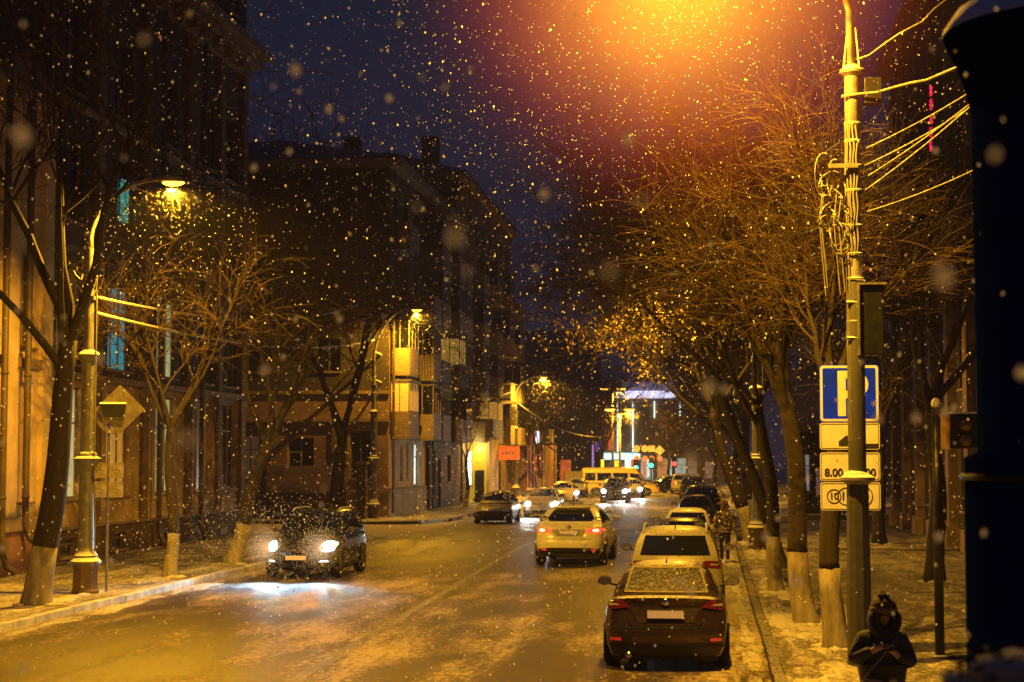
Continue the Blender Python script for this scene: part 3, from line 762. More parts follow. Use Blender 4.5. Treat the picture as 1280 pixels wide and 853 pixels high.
def ornate_lamp(x, y, label, arm=1.75, top=9.15, side=1, group='ornate cast street lamps', power=2600, lights=True, tilt=0):
    root = thing('street_lamp', label, 'street lamp', (x, y, KH), 0, group)
    mb = MB()
    mb.lathe([(.30, -.02), (.31, .05), (.28, .10), (.265, .5), (.28, .54), (.285, .6)], n=8); mb.build('plinth', mat('plinth_brown', (.13, .085, .055), .7, 0, .35, 6, .3, 30), root)
    mb = MB(); mb.lathe([(.285, .6), (.33, .64), (.33, .68), (.25, .76), (.26, .80), (.20, .88), (.185, .95)], n=16); sharp(mb.build('base_moulding', M_pole, root, True), 30)
    mb = MB(); mb.lathe([(.175, .93), (.16, 2.6)], n=16); mb.lathe([(.15, 2.6), (.15, 5.0)], n=12); mb.lathe([(.105, 5.0), (.09, 7.35)], n=12)
    sharp(mb.build('shaft', M_pole, root, True), 30)
    mb = MB(); mb.lathe([(.16, 2.48), (.15, 2.56), (.27, 2.80), (.30, 2.86), (.22, 2.90), (.2, 2.97), (.15, 3.0)], n=16); sharp(mb.build('lower_collar', M_pole, root, True), 30)
    mb = MB(); mb.lathe([(.12, 4.78), (.13, 4.86), (.22, 5.02), (.235, 5.08), (.20, 5.13), (.11, 5.18)], n=16); sharp(mb.build('upper_collar', M_pole, root, True), 30)
    mb = MB(); pts = [(0, 0, 7.3)]
    zt = top - .25
    for i in range(11):
        t = i / 10; pts.append((side * (arm - .35) * (1 - math.cos(t * math.pi / 2)) ** .85, 0, 7.6 + (zt - 7.6 + .12) * math.sin(t * math.pi / 2) ** 1.0))
    rr = [.075] + [.06 - .02 * i / 10 for i in range(11)]
    pts.append((side * (arm - .1), 0, zt + .17)); rr.append(.035)
    mb.tube(pts, rr, 8); mb.build('arm', M_pole, root, True)
    # cable clutter
    rg = random.Random(int(x * 10 + y)); mb = MB()
    for i in range(6):
        z = rg.uniform(6.2, 7.4); a = rg.uniform(0, 6.28); r_ = rg.uniform(.12, .3)
        mb.tube([(0.09 * math.cos(a), .09 * math.sin(a), z), (r_ * math.cos(a) * 1.4, r_ * math.sin(a), z - .1), (r_ * math.cos(a + .5), r_ * math.sin(a + .5), z - .35), (.1 * math.cos(a), .1 * math.sin(a), z - .5)], .014, 4)
    mb.tube([(.2, -.12, 6.4), (.2, -.12, 2.9), (.24, -.1, .9)], .02, 5)
    mb.box(-.14, .14, -.16, .1, 6.25, 6.33)
    mb.build('cable_loops', M_wire, root)
    lamp_head(root, (side * arm, 0, top - KH - .05), side, lights=lights, power=power)
    return root
ornate_lamp(-13.23, 36.4, 'tall cast street lamp with ringed shaft beside the bare rhombus sign on the left pavement', top=8.95, power=4600)
ornate_lamp(-15.98, 82.8, 'street lamp on the far corner in front of the yellow corner house', arm=2.0, top=10.1, power=2800)
ornate_lamp(-14.4, 130, 'street lamp beside the orange shop sign on the left', arm=2.05, top=9.0, power=8500)
ornate_lamp(1.45, 56.4, 'street lamp among the right trees near the walking pedestrian', arm=2.0, top=8.75, side=-1, power=2600)
ornate_lamp(1.5, 110, 'small distant street lamp glowing through the twigs of the right trees', arm=2.1, side=-1, power=6500)
# twin-headed lamps at the square
def square_lamp(x, y, h, label, group='lamps over the far square'):
    root = thing('square_lamp', label, 'street lamp', (x, y, 0), 0, group)
    MB().lathe([(.16, 0), (.12, .5), (.09, h - .3)], n=8).build('pole', M_pole, root, True)
    for s_ in (1, -1):
        MB().tube([(0, 0, h - .4), (s_ * .3, 0, h), (s_ * .6, 0, h + .12)], .05, 6).build('arm', M_pole, root, True)
        lamp_head(root, (s_ * .75, 0, h + .1), s_, 1.9, lights=(s_ > 0), power=5500)
square_lamp(-8.2, 160, 7.3, 'lower twin-headed lamp in front of the lit shopping centre')
p_ = at(768, 486, 182)
square_lamp(p_.x - .2, 182, p_.z - .1, 'tallest twin-headed lamp left of the lit shopping centre')

# ---- near concrete lamp post on the right with straps, cables and the big lamp above the road
def near_lamp():
    x, y = 2.03, 25.0
    root = thing('street_lamp', 'near thick lamp post strung with cables, in front of the parking signs', 'street lamp', (x, y, KH), 0)
    MB().lathe([(.17, -.02), (.165, 1.2), (.15, 2.55)], n=10).build('lower_shaft', M_pole_shaded, root)
    m = MB(); m.lathe([(.15, 2.5), (.24, 2.56), (.24, 2.60), (.14, 2.66)], n=14); sharp(m.build('collar', M_pole, root, True), 30)
    m = MB(); m.blob((-.03, -.04, 2.64), (.17, .15, .06), 2, .1); m.build('snow_cap', M_snow, root, True)
    m = MB(); m.lathe([(.125, 2.6), (.122, 5.3), (.10, 5.35)], n=12); sharp(m.build('middle_shaft', M_pole_shaded, root, True), 30)
    m = MB(); m.lathe([(.098, 5.3), (.095, 6.2), (.09, 7.5)], n=12); sharp(m.build('shaft', M_polec, root, True), 30)
    m = MB(); m.lathe([(.09, 7.45), (.115, 7.5), (.115, 8.25), (.18, 8.3), (.18, 8.34), (.10, 8.4), (.09, 8.42)], n=14); sharp(m.build('upper_sleeve', M_pole, root, True), 30)
    m = MB(); pts = [(-.02, 0, 8.3), (-.03, 0, 9.2)]
    for i in range(1, 9):
        t = i / 8 * math.pi / 2; pts.append((-.04 - 1.7 * (1 - math.cos(t)) ** .9, -1.4 * (1 - math.cos(t)) ** .9, 9.2 + .95 * math.sin(t)))
    pts.append((-2.2, -1.75, 10.2)); m.tube(pts, [.055] * 3 + [.045] * 8, 8); m.build('arm', M_pole, root, True)
    m = MB()
    for a in (-.12, .1): m.tube([(a, -.02, 8.36), (a * .5 + .0, -.02, 8.95)], [.02, .012], 5)
    m.build('brace', M_pole, root)
    # strapped cables running down the shaft
    rg = random.Random(5); m = MB()
    for k in range(5):
        a = R(200 + k * 24); pts = []
        for i in range(30):
            z = 7.6 - i * (1.9 + 2.6 * (k < 2)) / 29 * 1.0
            pts.append((.108 * math.cos(a + .1 * math.sin(i * .9 + k)) - .01, .108 * math.sin(a + .1 * math.sin(i * .9 + k)), z))
        m.tube(pts, .016, 5)
    m.build('strapped_cable', M_wire, root)
    m = MB()
    for z in (7.55, 7.3, 6.95, 6.6, 6.1, 5.7, 5.35, 4.75):
        m = MB(); m.lathe([(.118, z), (.126, z + .01), (.126, z + .035), (.118, z + .045)], n=12); m.build('strap', M_pole, root)
    MB().box(-.36, .05, -.17, -.13, 6.93, 6.99).build('bracket', M_pole, root); MB().box(.0, .32, -.17, -.13, 4.95, 5.02).build('bracket', M_pole, root)
    m = MB()
    for i in range(13):   # tangled loops left of the shaft
        c = Vector((-.30 + rg.uniform(-.12, .12), -.1, 6.9 - rg.uniform(0, 1.0))); r1 = rg.uniform(.10, .26); r2 = rg.uniform(.12, .32); a0 = rg.uniform(0, 6); al = rg.uniform(2.5, 5.2)
        m.tube([(c.x + r1 * math.cos(a0 + al * t / 12), c.y + .06 * math.sin(t), c.z + r2 * math.sin(a0 + al * t / 12)) for t in range(13)], .0085, 4)
    for i in range(5):
        x0 = rg.uniform(-.45, -.1); m.tube([(x0, -.1, 6.6), (x0 - .05, -.1, 6.2), (x0 + .03, -.1, 5.7 - rg.uniform(0, .6))], .012, 4)
    m.build('cable_loops', M_wire, root)
    bx_ = bevel(MB().box(.16, .40, -.1, .12, 7.85, 8.22).build('junction_box', M_dark, root), .01)
    add_light('SPOT', 'lamp_light', (-2.4, -1.9, 9.72), 9500, SOD, root, .05, (0, 0, -1), 174, .3)
    lamp_head(root, (-2.4, -1.9, 10.1 - KH), -1, 1.15, lights=False)
    return root
near_lamp()
# traffic signal on the near post, seen from behind
def traffic_light():
    x, y = 2.03, 24.9
    p = at(1090, 400, 24.9)
    root = thing('traffic_light', 'dark traffic signal housing with pale rim high on the near lamp post', 'traffic light', (p.x, y, p.z))
    bevel(MB().box(-.16, .16, -.08, .1, -.5, .48).build('housing', M_dark, root), .02)
    m = MB(); m.box(-.20, .20, -.12, .12, .485, .515); m.box(-.205, -.175, -.12, .12, -.5, .484); m.build('rim', M_pole, root)  # paler strips put the lit top and left edge into colour
    m = MB()
    for z in (-.33, 0, .32): m.tube([(0, .1, z), (0, .28, z - .01)], .12, 12)
    m.build('visor', M_dark, root)
    m = MB(); m.tube([(-.35, 0, .25), (-.15, 0, .25)], .025, 6); m.tube([(-.35, 0, -.25), (-.15, 0, -.25)], .025, 6); m.build('bracket', M_pole, root)
traffic_light()
# ---- parking sign with plates on its own post
def rounded(w, h, r, y, n=5):
    out = []
    for cx, cz, a0 in ((w - r, h - r, 0), (-w + r, h - r, 90), (-w + r, -h + r, 180), (w - r, -h + r, 270)):
        for i in range(n + 1):
            a = R(a0 + 90 * i / n); out.append((cx + r * math.cos(a), y, cz + r * math.sin(a)))
    return out
def plate(name, parent, w, h, m, y=0.0, r=.05, back=M_signback, th=.02, loc=(0, 0, 0)):
    q = MB(); o = rounded(w, h, r, y); n = len(o)
    q.add(o, [tuple(range(n))[::-1]], 0)
    b = [(p[0], y + th, p[2]) for p in o]; q.add(b, [tuple(range(n))], 1)
    q.add(o + b, [(i, (i + 1) % n, n + (i + 1) % n, n + i) for i in range(n)], 1)
    ob = q.build(name, [m, back], parent, loc=loc)
    bm = bmesh.new(); bm.from_mesh(ob.data); bmesh.ops.recalc_face_normals(bm, faces=bm.faces) if False else None; bm.free()
    return ob
def frame(name, parent, w, h, t, m, y, r=.05):
    o = rounded(w, h, r, y); i_ = rounded(w - t, h - t, max(.005, r - t * .6), y); n = len(o)
    return MB().add(o + i_, [(i, (i + 1) % n, n + (i + 1) % n, n + i) for i in range(n)]).build(name, m, parent)
def parking_sign():
    D = 26.0; c = at(1061.5, 492, D); s = FPX / D * 1.005
    root = thing('parking_sign', 'blue parking sign with three white plates below it behind the near lamp post', 'sign', (c.x, D, 0))
    zc = lambda yp: at(1061.5, yp, D).z
    wd = 36.5 / s
    MB().tube([(.12, .06, KH - .05), (.12, .06, zc(455))], .03, 8).build('post', M_polec, root)
    z = zc(492); h = 35.5 / s
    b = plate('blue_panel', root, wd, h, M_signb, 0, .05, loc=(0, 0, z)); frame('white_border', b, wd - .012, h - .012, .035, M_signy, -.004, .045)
    # the letter P as one flat shape
    q = MB(); x0, x1 = -.20, .02; hh = .33
    st = .115; bx = -.165
    q.add([(bx, -.005, -hh), (bx + st, -.005, -hh), (bx + st, -.005, hh), (bx, -.005, hh)], [(0, 1, 2, 3)])
    ro, ri, cx, cz = .20, .09, .075, hh - .20
    vs = []; n = 14
    for i in range(n + 1):
        a = R(-90 + 180 * i / n); vs.append((cx + ro * math.cos(a), -.005, cz + ro * math.sin(a))); vs.append((cx + ri * math.cos(a), -.005, cz + ri * math.sin(a)))
    fs = [(2 * i, 2 * i + 2, 2 * i + 3, 2 * i + 1) for i in range(n)]
    q.add(vs, fs)
    for za, zb_ in ((cz + ri, cz + ro), (cz - ro, cz - ri)): q.add([(bx + st, -.005, za), (cx, -.005, za), (cx, -.005, zb_), (bx + st, -.005, zb_)], [(0, 1, 2, 3)])
    q.build('letter_p', M_signy, b)
    for yp0, yp1, nm in ((529, 562, 'parking_way_plate'), (566, 601, 'hours_plate'), (603.5, 638, 'payment_plate')):
        z = (zc(yp0) + zc(yp1)) / 2; h = (yp1 - yp0) / 2 / s
        b = plate(nm, root, wd, h, M_signy, 0, .04, loc=(0, 0, z)); frame('border_line', b, wd - .014, h - .014, .008, M_signbk, -.003, .03)
        if nm == 'parking_way_plate':
            q = MB(); q.add([(.05, -.004, -h + .022), (wd - .022, -.004, -h + .022), (wd - .022, -.004, -h + .085), (.05, -.004, -h + .085)], [(0, 1, 2, 3)]); q.build('kerb_symbol', M_signbk, b)
            q = MB(); q.poly([(-.16, -.004, -h + .05), (.12, -.004, -h + .05), (.12, -.004, -h + .13), (.07, -.004, -h + .20), (-.06, -.004, -h + .20), (-.13, -.004, -h + .14), (-.16, -.004, -h + .12)])
            q.build('car_symbol', M_signbk, b)
        if nm == 'hours_plate':
            put_text('digits', '8.00', .155, M_signbk, b, (-.235, -.004, -.09), .004); put_text('digits', '0.00', .155, M_signbk, b, (.235, -.004, -.09), .004)
            MB().box(-.02, .04, -.006, -.003, -.09, -.075).build('dash', M_signbk, b)
        if nm == 'payment_plate':
            for cx, r, t in ((-.235, .105, '10'), (-.06, .13, '15'), (.16, .16, '20')):
                q = MB(); n = 28; o = [(cx + r * math.cos(2 * math.pi * i / n), -.0045, r * math.sin(2 * math.pi * i / n)) for i in range(n)]; i_ = [(cx + (r - .014) * math.cos(2 * math.pi * i / n), -.0045, (r - .014) * math.sin(2 * math.pi * i / n)) for i in range(n)]
                q.add(o + i_, [(i, (i + 1) % n, n + (i + 1) % n, n + i) for i in range(n)]); q.build('coin_ring', M_signbk, b)
                put_text('digits', t, r * 1.3, M_signbk, b, (cx, -.004, 0), .003)
parking_sign()
# ---- no-stopping sign further on
def no_stop():
    D = 76; p = at(928, 582, D)
    root = thing('no_stopping_sign', 'round no-stopping sign with a small plate under it, far down the right kerb', 'sign', (p.x, D, 0))
    MB().tube([(0, .05, KH - .05), (0, .05, p.z + .3)], .035, 6).build('post', M_polec, root)
    def disc(nm, r0, r1, m, y, par):
        n = 28; vs = [(r1 * math.cos(2 * math.pi * i / n), y, r1 * math.sin(2 * math.pi * i / n)) for i in range(n)]
        q = MB()
        if r0 == 0: q.add(vs, [tuple(range(n))])
        else:
            vs += [(r0 * math.cos(2 * math.pi * i / n), y, r0 * math.sin(2 * math.pi * i / n)) for i in range(n)]
            q.add(vs, [(i, (i + 1) % n, n + (i + 1) % n, n + i) for i in range(n)])
        return q.build(nm, m, par)
    r_ = mat('sign_red', (.55, .03, .02), .4)
    b = disc('blue_disc', 0, .36, mat('sign_blue_small', (.02, .06, .30), .4), 0, root); b.location = (0, 0, p.z)
    disc('red_ring', .29, .36, r_, -.006, b)
    q = MB()
    for s_ in (1, -1):
        q.add([tuple(Matrix.Rotation(R(45 * s_), 4, 'Y') @ Vector(v)) for v in ((-.3, -.008 - .002 * s_, -.03), (.3, -.008 - .002 * s_, -.03), (.3, -.008 - .002 * s_, .03), (-.3, -.008 - .002 * s_, .03))], [(0, 1, 2, 3)])
    q.build('red_cross', r_, b)
    b2 = plate('plate', root, .35, .18, M_signy, 0, .03, loc=(0, 0, p.z - .62))
    q = MB(); q.poly([(-.2, -.004, -.03), (.2, -.004, -.03), (.2, -.004, .02), (.1, -.004, .08), (-.1, -.004, .08), (-.2, -.004, .02)]); q.build('truck_symbol', M_signbk, b2)
no_stop()
# ---- left sign post: rhombus and plates seen from behind
def left_sign():
    D = 36.9; p = at(150, 512, D); b0 = gnd(135, 741, KH)
    root = thing('road_sign', 'thin post carrying a rhombus sign and crossed plates, turned away beside the left street lamp', 'sign', (p.x, D, 0))
    x0 = at(135, 600, D).x - p.x
    MB().tube([(x0, 0, KH - .05), (x0, 0, at(135, 520, D).z)], .032, 8).build('post', M_pole, root)
    q = MB(); r = .53; o = [(0, -.05, r), (r, -.05, 0), (0, -.05, -r), (-r, -.05, 0)]; bk = [(a, -.03, c) for a, b, c in o]
    q.add(o, [(0, 1, 2, 3)]); q.add(bk, [(3, 2, 1, 0)]); q.add(o + bk, [(i, (i + 1) % 4, 4 + (i + 1) % 4, 4 + i) for i in range(4)])
    b = q.build('rhombus_panel', M_signback, root, loc=(0, 0, p.z)); b.rotation_euler = (0, 0, R(14))
    q = MB(); q.tube([(-.42, -.09, .12), (.14, -.09, .12)], .028, 4); b2 = q.build('cross_rail', M_pole, b)
    q = MB(); q.poly([(-.44, -.075, .11), (.14, -.075, .11), (.09, -.075, -.22), (-.30, -.075, -.22)]); q.build('shadow_trapezoid', mat('sign_back_shadow', (.05, .048, .045), .6), b)  # dark trapezoid patch stands in for a shadow on the rhombus
    q = MB(); 
    for i in range(12):
        a0, a1 = R(180 + i * 7), R(180 + (i + 1) * 7)
        q.add([(-.02 + .56 * math.cos(a0), -.06, .06 + .62 * math.sin(a0)), (-.02 + .56 * math.cos(a1), -.06, .06 + .62 * math.sin(a1)), (-.02 + .48 * math.cos(a1), -.06, .06 + .53 * math.sin(a1)), (-.02 + .48 * math.cos(a0), -.06, .06 + .53 * math.sin(a0))], [(0, 1, 2, 3)])
    q.build('curved_edge', M_signback, b)
    for yp in (588, 612):
        pz = at(138, yp, D).z
        for sx, nm in ((-.17, 'M'), (.19, 'M')):
            bb = plate('plate', root, .165, .17, mat('dirty_sign_plate', (.50, .44, .30), .5, 0, .5, 9, snow=.3), -.05, .02, loc=(x0 + sx, 0, pz))
            q = MB(); q.add([(-.09, -.055, -.01), (.02, -.055, .05), (.03, -.055, .035), (-.08, -.055, -.025)], [(0, 1, 2, 3)]); q.add([(.0, -.055, .02), (.09, -.055, .0), (.088, -.055, -.018), (.0, -.055, .0)], [(0, 1, 2, 3)])
            q.build('faded_arrow', mat('faded_print', (.18, .15, .10), .6), bb)
left_sign()
# ---- dark post with round snow-topped head and signal box on the right pavement
def signal_post():
    D = 26.5; p = at(1170, 505, D)
    root = thing('signal_post', 'slim black post with round white top and signal box left of the dark column', 'signal post', (p.x, D, KH))
    h = p.z - KH
    MB().lathe([(.07, 0), (.065, h - .05)], n=10).build('post', M_dark, root, True)
    m = MB(); m.blob((0, 0, h), (.075, .075, .09), 2, 0); m.build('round_top', mat('post_top_white', (.6, .58, .5), .5, 0, .2, 6), root, True)
    z1, z0 = at(1170, 517, D).z - KH, at(1170, 563, D).z - KH
    bevel(MB().box(.05, .19, -.12, .12, z0, z1).build('mount', mat('signal_mount', (.22, .13, .09), .5), root), .012)
    b = bevel(MB().box(.20, .58, -.12, .14, z0 + .02, z1 - .01).build('signal_box', M_dark, root), .02)
    MB().box(.20, .58, -.13, .15, z1 - .008, z1 + .015).build('snow_strip', M_snow, b)
    m = MB(); m.tube([(.40, -.125, (z0 + z1) / 2 + .1), (.40, -.20, (z0 + z1) / 2 + .1)], .09, 14); m.tube([(.40, -.125, (z0 + z1) / 2 - .12), (.40, -.18, (z0 + z1) / 2 - .12)], .09, 14)
    m.build('lens_hood', mat('lens_hood_plastic', (.12, .08, .06), .35), b, True)
signal_post()
# ---- overhead sign gantry far away
def gantry():
    D = 170; z = at(810, 561, D).z; xl = at(797, 561, D).x
    root = thing('sign_gantry', 'mast arm carrying a row of yellow-lit round, square and rhombus signs over the far junction', 'sign gantry', (xl, D, 0))
    xr = at(832, 561, D).x - xl
    m = MB(); m.tube([(xr + .8, .1, 0), (xr + .8, .1, z + .3)], .09, 6); m.tube([(xr + .8, .1, z), (-.7, .1, z)], .06, 6); m.build('mast', M_dark, root)
    lit = emat('sign_face_yellow_glow', (1.0, .62, .12), .55, .35, 2)  # lamp light on both rows of faces put in as glow
    dx = xr / 3.6
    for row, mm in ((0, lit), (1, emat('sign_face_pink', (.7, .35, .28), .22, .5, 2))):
        for i in range(4):
            c = (i * 9.0 / 12.9, 0, z - row * 1.1)
            if row == 0 and i == 2: pts = [(-.33, 0, -.3), (.33, 0, -.3), (.33, 0, .3), (-.33, 0, .3)]
            elif row == 0 and i == 3: pts = [(0, 0, -.5), (.5, 0, 0), (0, 0, .5), (-.5, 0, 0)]
            else: pts = [(.33 * math.cos(R(a)), 0, .33 * math.sin(R(a))) for a in range(0, 360, 24)]
            if row == 1: pts = [(a * .85, b, c_ * .85) for a, b, c_ in pts]
            x_ = at((796, 806, 814.5, 824.5)[i], 561, D).x - xl
            MB().poly(pts).build('sign_face', mm, root, loc=(x_, 0, z - row * .95 - (.18 if i == 3 and row == 0 else 0)))
gantry()
def far_signal(xp, yp, D, col, label):
    p = at(xp, yp, D); root = thing('traffic_light', label, 'traffic light', (p.x, D, p.z), 0, 'far traffic signals')
    bevel(MB().box(-.22, .22, 0, .25, -.35, .75).build('housing', M_dark, root), .03)
    MB().lathe([(.001, -.03), (.17, -.02), (.19, .0)], n=14, axis='y').build('lit_lens', emat('signal_' + ('green' if col[1] > col[0] else 'red'), col, 7), root)
    MB().tube([(0, .15, -.3), (0, .15, -p.z)], .06, 6).build('post', M_dark, root)
far_signal(795, 585, 160, (.02, 1.0, .55), 'green traffic light directly above the minibus cab')
far_signal(814, 582, 164, (.02, .85, .45), 'green traffic light right of the one above the minibus cab')
far_signal(843, 580, 158, (1.0, .03, .02), 'red traffic light above the distant white suv')

# ================================================================== CABLES
def cable(name, label, a, b, sag, r=.018, m=M_wire, group='overhead cables', knots=0, parts=None):
    mb = MB(); a = Vector(a); b = Vector(b); n = 26; rg = random.Random(int(a.x * 7 + b.z * 13)); pts = []
    for i in range(n + 1):
        t = i / n; p = a.lerp(b, t); p.z -= sag * 4 * t * (1 - t)
        if knots: p.z += rg.uniform(-knots, knots); p.x += rg.uniform(-knots, knots)
        pts.append(p)
    mb.tube(pts, r, 5); return tag(mb.build(name, m, smooth=True), label, 'cable', group)
for (p0, lab, tgt) in (((1073, 190), 'uppermost thin cable slanting from the near post up to the right', (8.0, 24.0, 11.9)),
                ((1073, 211), 'second thin cable slanting from the near post up to the right', (8.0, 23.6, 11.7)),
                ((1071, 229), 'third thin cable, lowest start of the middle bundle beside the near post', (8.0, 23, 12.4)),
                ((1075, 243), 'fourth cable crossing over its neighbour right of the near post', (8.0, 22.6, 12.8)),
                ((1080, 266), 'thickest lowest cable rising steeply right of the near post', (8.0, 24.2, 10.2))):
    cable('hanging_cable', lab, at(p0[0], p0[1], 25), tgt, .55, .011)
cable('knotted_cable', 'thick snow-laden knotted cable sagging between the near post top and the dark column', at(1052, 122, 24.9), (7.9, 23.5, 12.2), 1.0, .022, knots=.02)
cable('knotted_cable', 'twisted frayed cable climbing from the near post top out of the picture', at(1068, 78, 24.9), (7.9, 24.5, 13.2), .35, .014, knots=.05)
cable('span_cable', 'brightly lit cable sagging from the left street lamp towards the corner lamp', at(122, 372, 36.4), at(468, 372, 82.8), .75, .034, M_wirel)
cable('span_cable', 'lower lit cable below the first one between the two left lamps', at(122, 392, 36.4), at(468, 425, 82.8), .55, .038, M_wirel)
cable('span_cable', 'lit cable leaving the corner lamp towards the balconies', at(468, 440, 82.8), at(640, 480, 128), .5, .05, M_wirel)
cable('span_cable', 'second lit cable running past the balconies to the third lamp', at(468, 475, 82.8), at(640, 490, 128), .8, .05, M_wirel)
cable('span_cable', 'short bright cable right of the third left lamp', at(648, 505, 130), at(760, 545, 175), .9, .06)
cable('street_cable', 'black cable crossing above the street from the near post to the left roofs', at(1050, 275, 25), at(640, 405, 110), .35, .016, M_wire_d)
cable('street_cable', 'black cable crossing the street lower through the right twigs', at(1050, 178, 25), at(652, 318, 100), 1.6, .012, M_wire_d)
# ================================================================== BUILDINGS
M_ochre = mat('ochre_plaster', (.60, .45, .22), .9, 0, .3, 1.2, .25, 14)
M_ochre_d = mat('dark_ochre_plaster', (.17, .115, .07), .9, 0, .45, .8, .3, 14)  # darker, browner version of the ochre
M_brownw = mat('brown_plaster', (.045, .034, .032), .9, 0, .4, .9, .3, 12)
M_plinth = mat('dark_plinth_render', (.09, .055, .035), .9, 0, .4, 1.5, .3, 12)
M_plinth_l = mat('grey_plinth_render', (.34, .33, .31), .9, 0, .45, 1.4, .3, 12, stretch=(1, 1, .3))
M_trim = mat('cornice_plaster', (.24, .17, .10), .85, 0, .3, 2, .2, 20, snow=.5, snow_t=.6)
M_frame = mat('window_frame_paint', (.30, .24, .17), .6, 0, .3, 5)
M_frame_d = mat('dark_window_frame', (.09, .065, .05), .6, 0, .3, 5)
M_pane = glassmat('window_glass', (.008, .010, .016), .08)
M_pipe = mat('downpipe_zinc', (.10, .075, .055), .6, .2, .3, 4)
M_slat = mat('balcony_slats', (.30, .22, .14), .8, 0, .35, 2, stretch=(1, 1, 6))
M_slab = mat('concrete_slab', (.20, .17, .14), .9, 0, .3, 2, snow=.7)
M_roof = mat('dark_roof_sheet', (.03, .03, .035), .7, .2, .3, 2, snow=.15)
def curtain(name, col, st): return emat('lit_curtain_' + name, col, st, .45, 1.6, (4, 4, .5))
C_pale = curtain('pale', (.60, .62, .30), .62)
C_teal = curtain('teal', (.04, .42, .52), .55)
C_amber = curtain('amber', (1.0, .55, .10), .28)
C_white = emat('lit_window_white', (.75, .95, 1.0), 1.1, .25, 2)
C_dim = curtain('dim', (.35, .20, .07), .12)
def facade(root, M, u0, u1, z0, z1, ops, m, name='wall', depth=.22):
    """wall with real openings; ops = (ua, ub, za, zb, glass, lit, style)"""
    us = sorted(set([u0, u1] + [o[0] for o in ops] + [o[1] for o in ops])); zs = sorted(set([z0, z1] + [o[2] for o in ops] + [o[3] for o in ops]))
    q = MB()
    for i in range(len(us) - 1):
        for j in range(len(zs) - 1):
            cu, cz = (us[i] + us[i + 1]) / 2, (zs[j] + zs[j + 1]) / 2
            if any(o[0] < cu < o[1] and o[2] < cz < o[3] for o in ops): continue
            q.add([(us[i], 0, zs[j]), (us[i + 1], 0, zs[j]), (us[i + 1], 0, zs[j + 1]), (us[i], 0, zs[j + 1])], [(0, 1, 2, 3)])
    for o in ops:
        a, b, c, d = o[:4]
        q.add([(a, 0, c), (b, 0, c), (b, depth, c), (a, depth, c)], [(0, 1, 2, 3)]); q.add([(a, 0, d), (a, depth, d), (b, depth, d), (b, 0, d)], [(0, 1, 2, 3)])
        q.add([(a, 0, c), (a, depth, c), (a, depth, d), (a, 0, d)], [(0, 1, 2, 3)]); q.add([(b, 0, c), (b, 0, d), (b, depth, d), (b, depth, c)], [(0, 1, 2, 3)])
    q.xf(M); q.build(name, m, root)
    for o in ops:
        a, b, c, d = o[:4]; lit = o[4] if len(o) > 4 else None; st = o[5] if len(o) > 5 else 2; fm = o[6] if len(o) > 6 else M_frame
        q = MB(); t = .06; yy = depth - .07
        q.box(a, b, yy, yy + .06, c, c + t); q.box(a, b, yy, yy + .06, d - t, d); q.box(a, a + t, yy + .002, yy + .058, c + t, d - t); q.box(b - t, b, yy + .002, yy + .058, c + t, d - t)
        for k in range(1, st): x = a + (b - a) * k / st; q.box(x - .03, x + .03, yy + .004, yy + .056, c + t, d - t)
        zz = c + (d - c) * .68; q.box(a + t, b - t, yy + .006, yy + .054, zz - .03, zz + .03)
        q.xf(M); w_ = q.build('window', fm, root)
        q = MB().box(a - .06, b + .06, -.10, .0, c - .07, c - .003); q.xf(M); q.build('sill', M_trim, w_)
        q = MB().add([(a, depth - .02, c), (b, depth - .02, c), (b, depth - .02, d), (a, depth - .02, d)], [(0, 1, 2, 3)]); q.xf(M); q.build('pane', M_pane if lit is None else glassmat('lit_pane', (.02, .02, .02), .2) if False else (lit if lit else M_pane), w_)
def I4(x=0, y=0, z=0, rz=0): return Matrix.Translation((x, y, z)) @ Matrix.Rotation(rz, 4, 'Z')
def boxp(root, M, nm, m, *b, bev=0):
    q = MB().box(*b); q.xf(M); o = q.build(nm, m, root)
    return bevel(o, bev) if bev else o

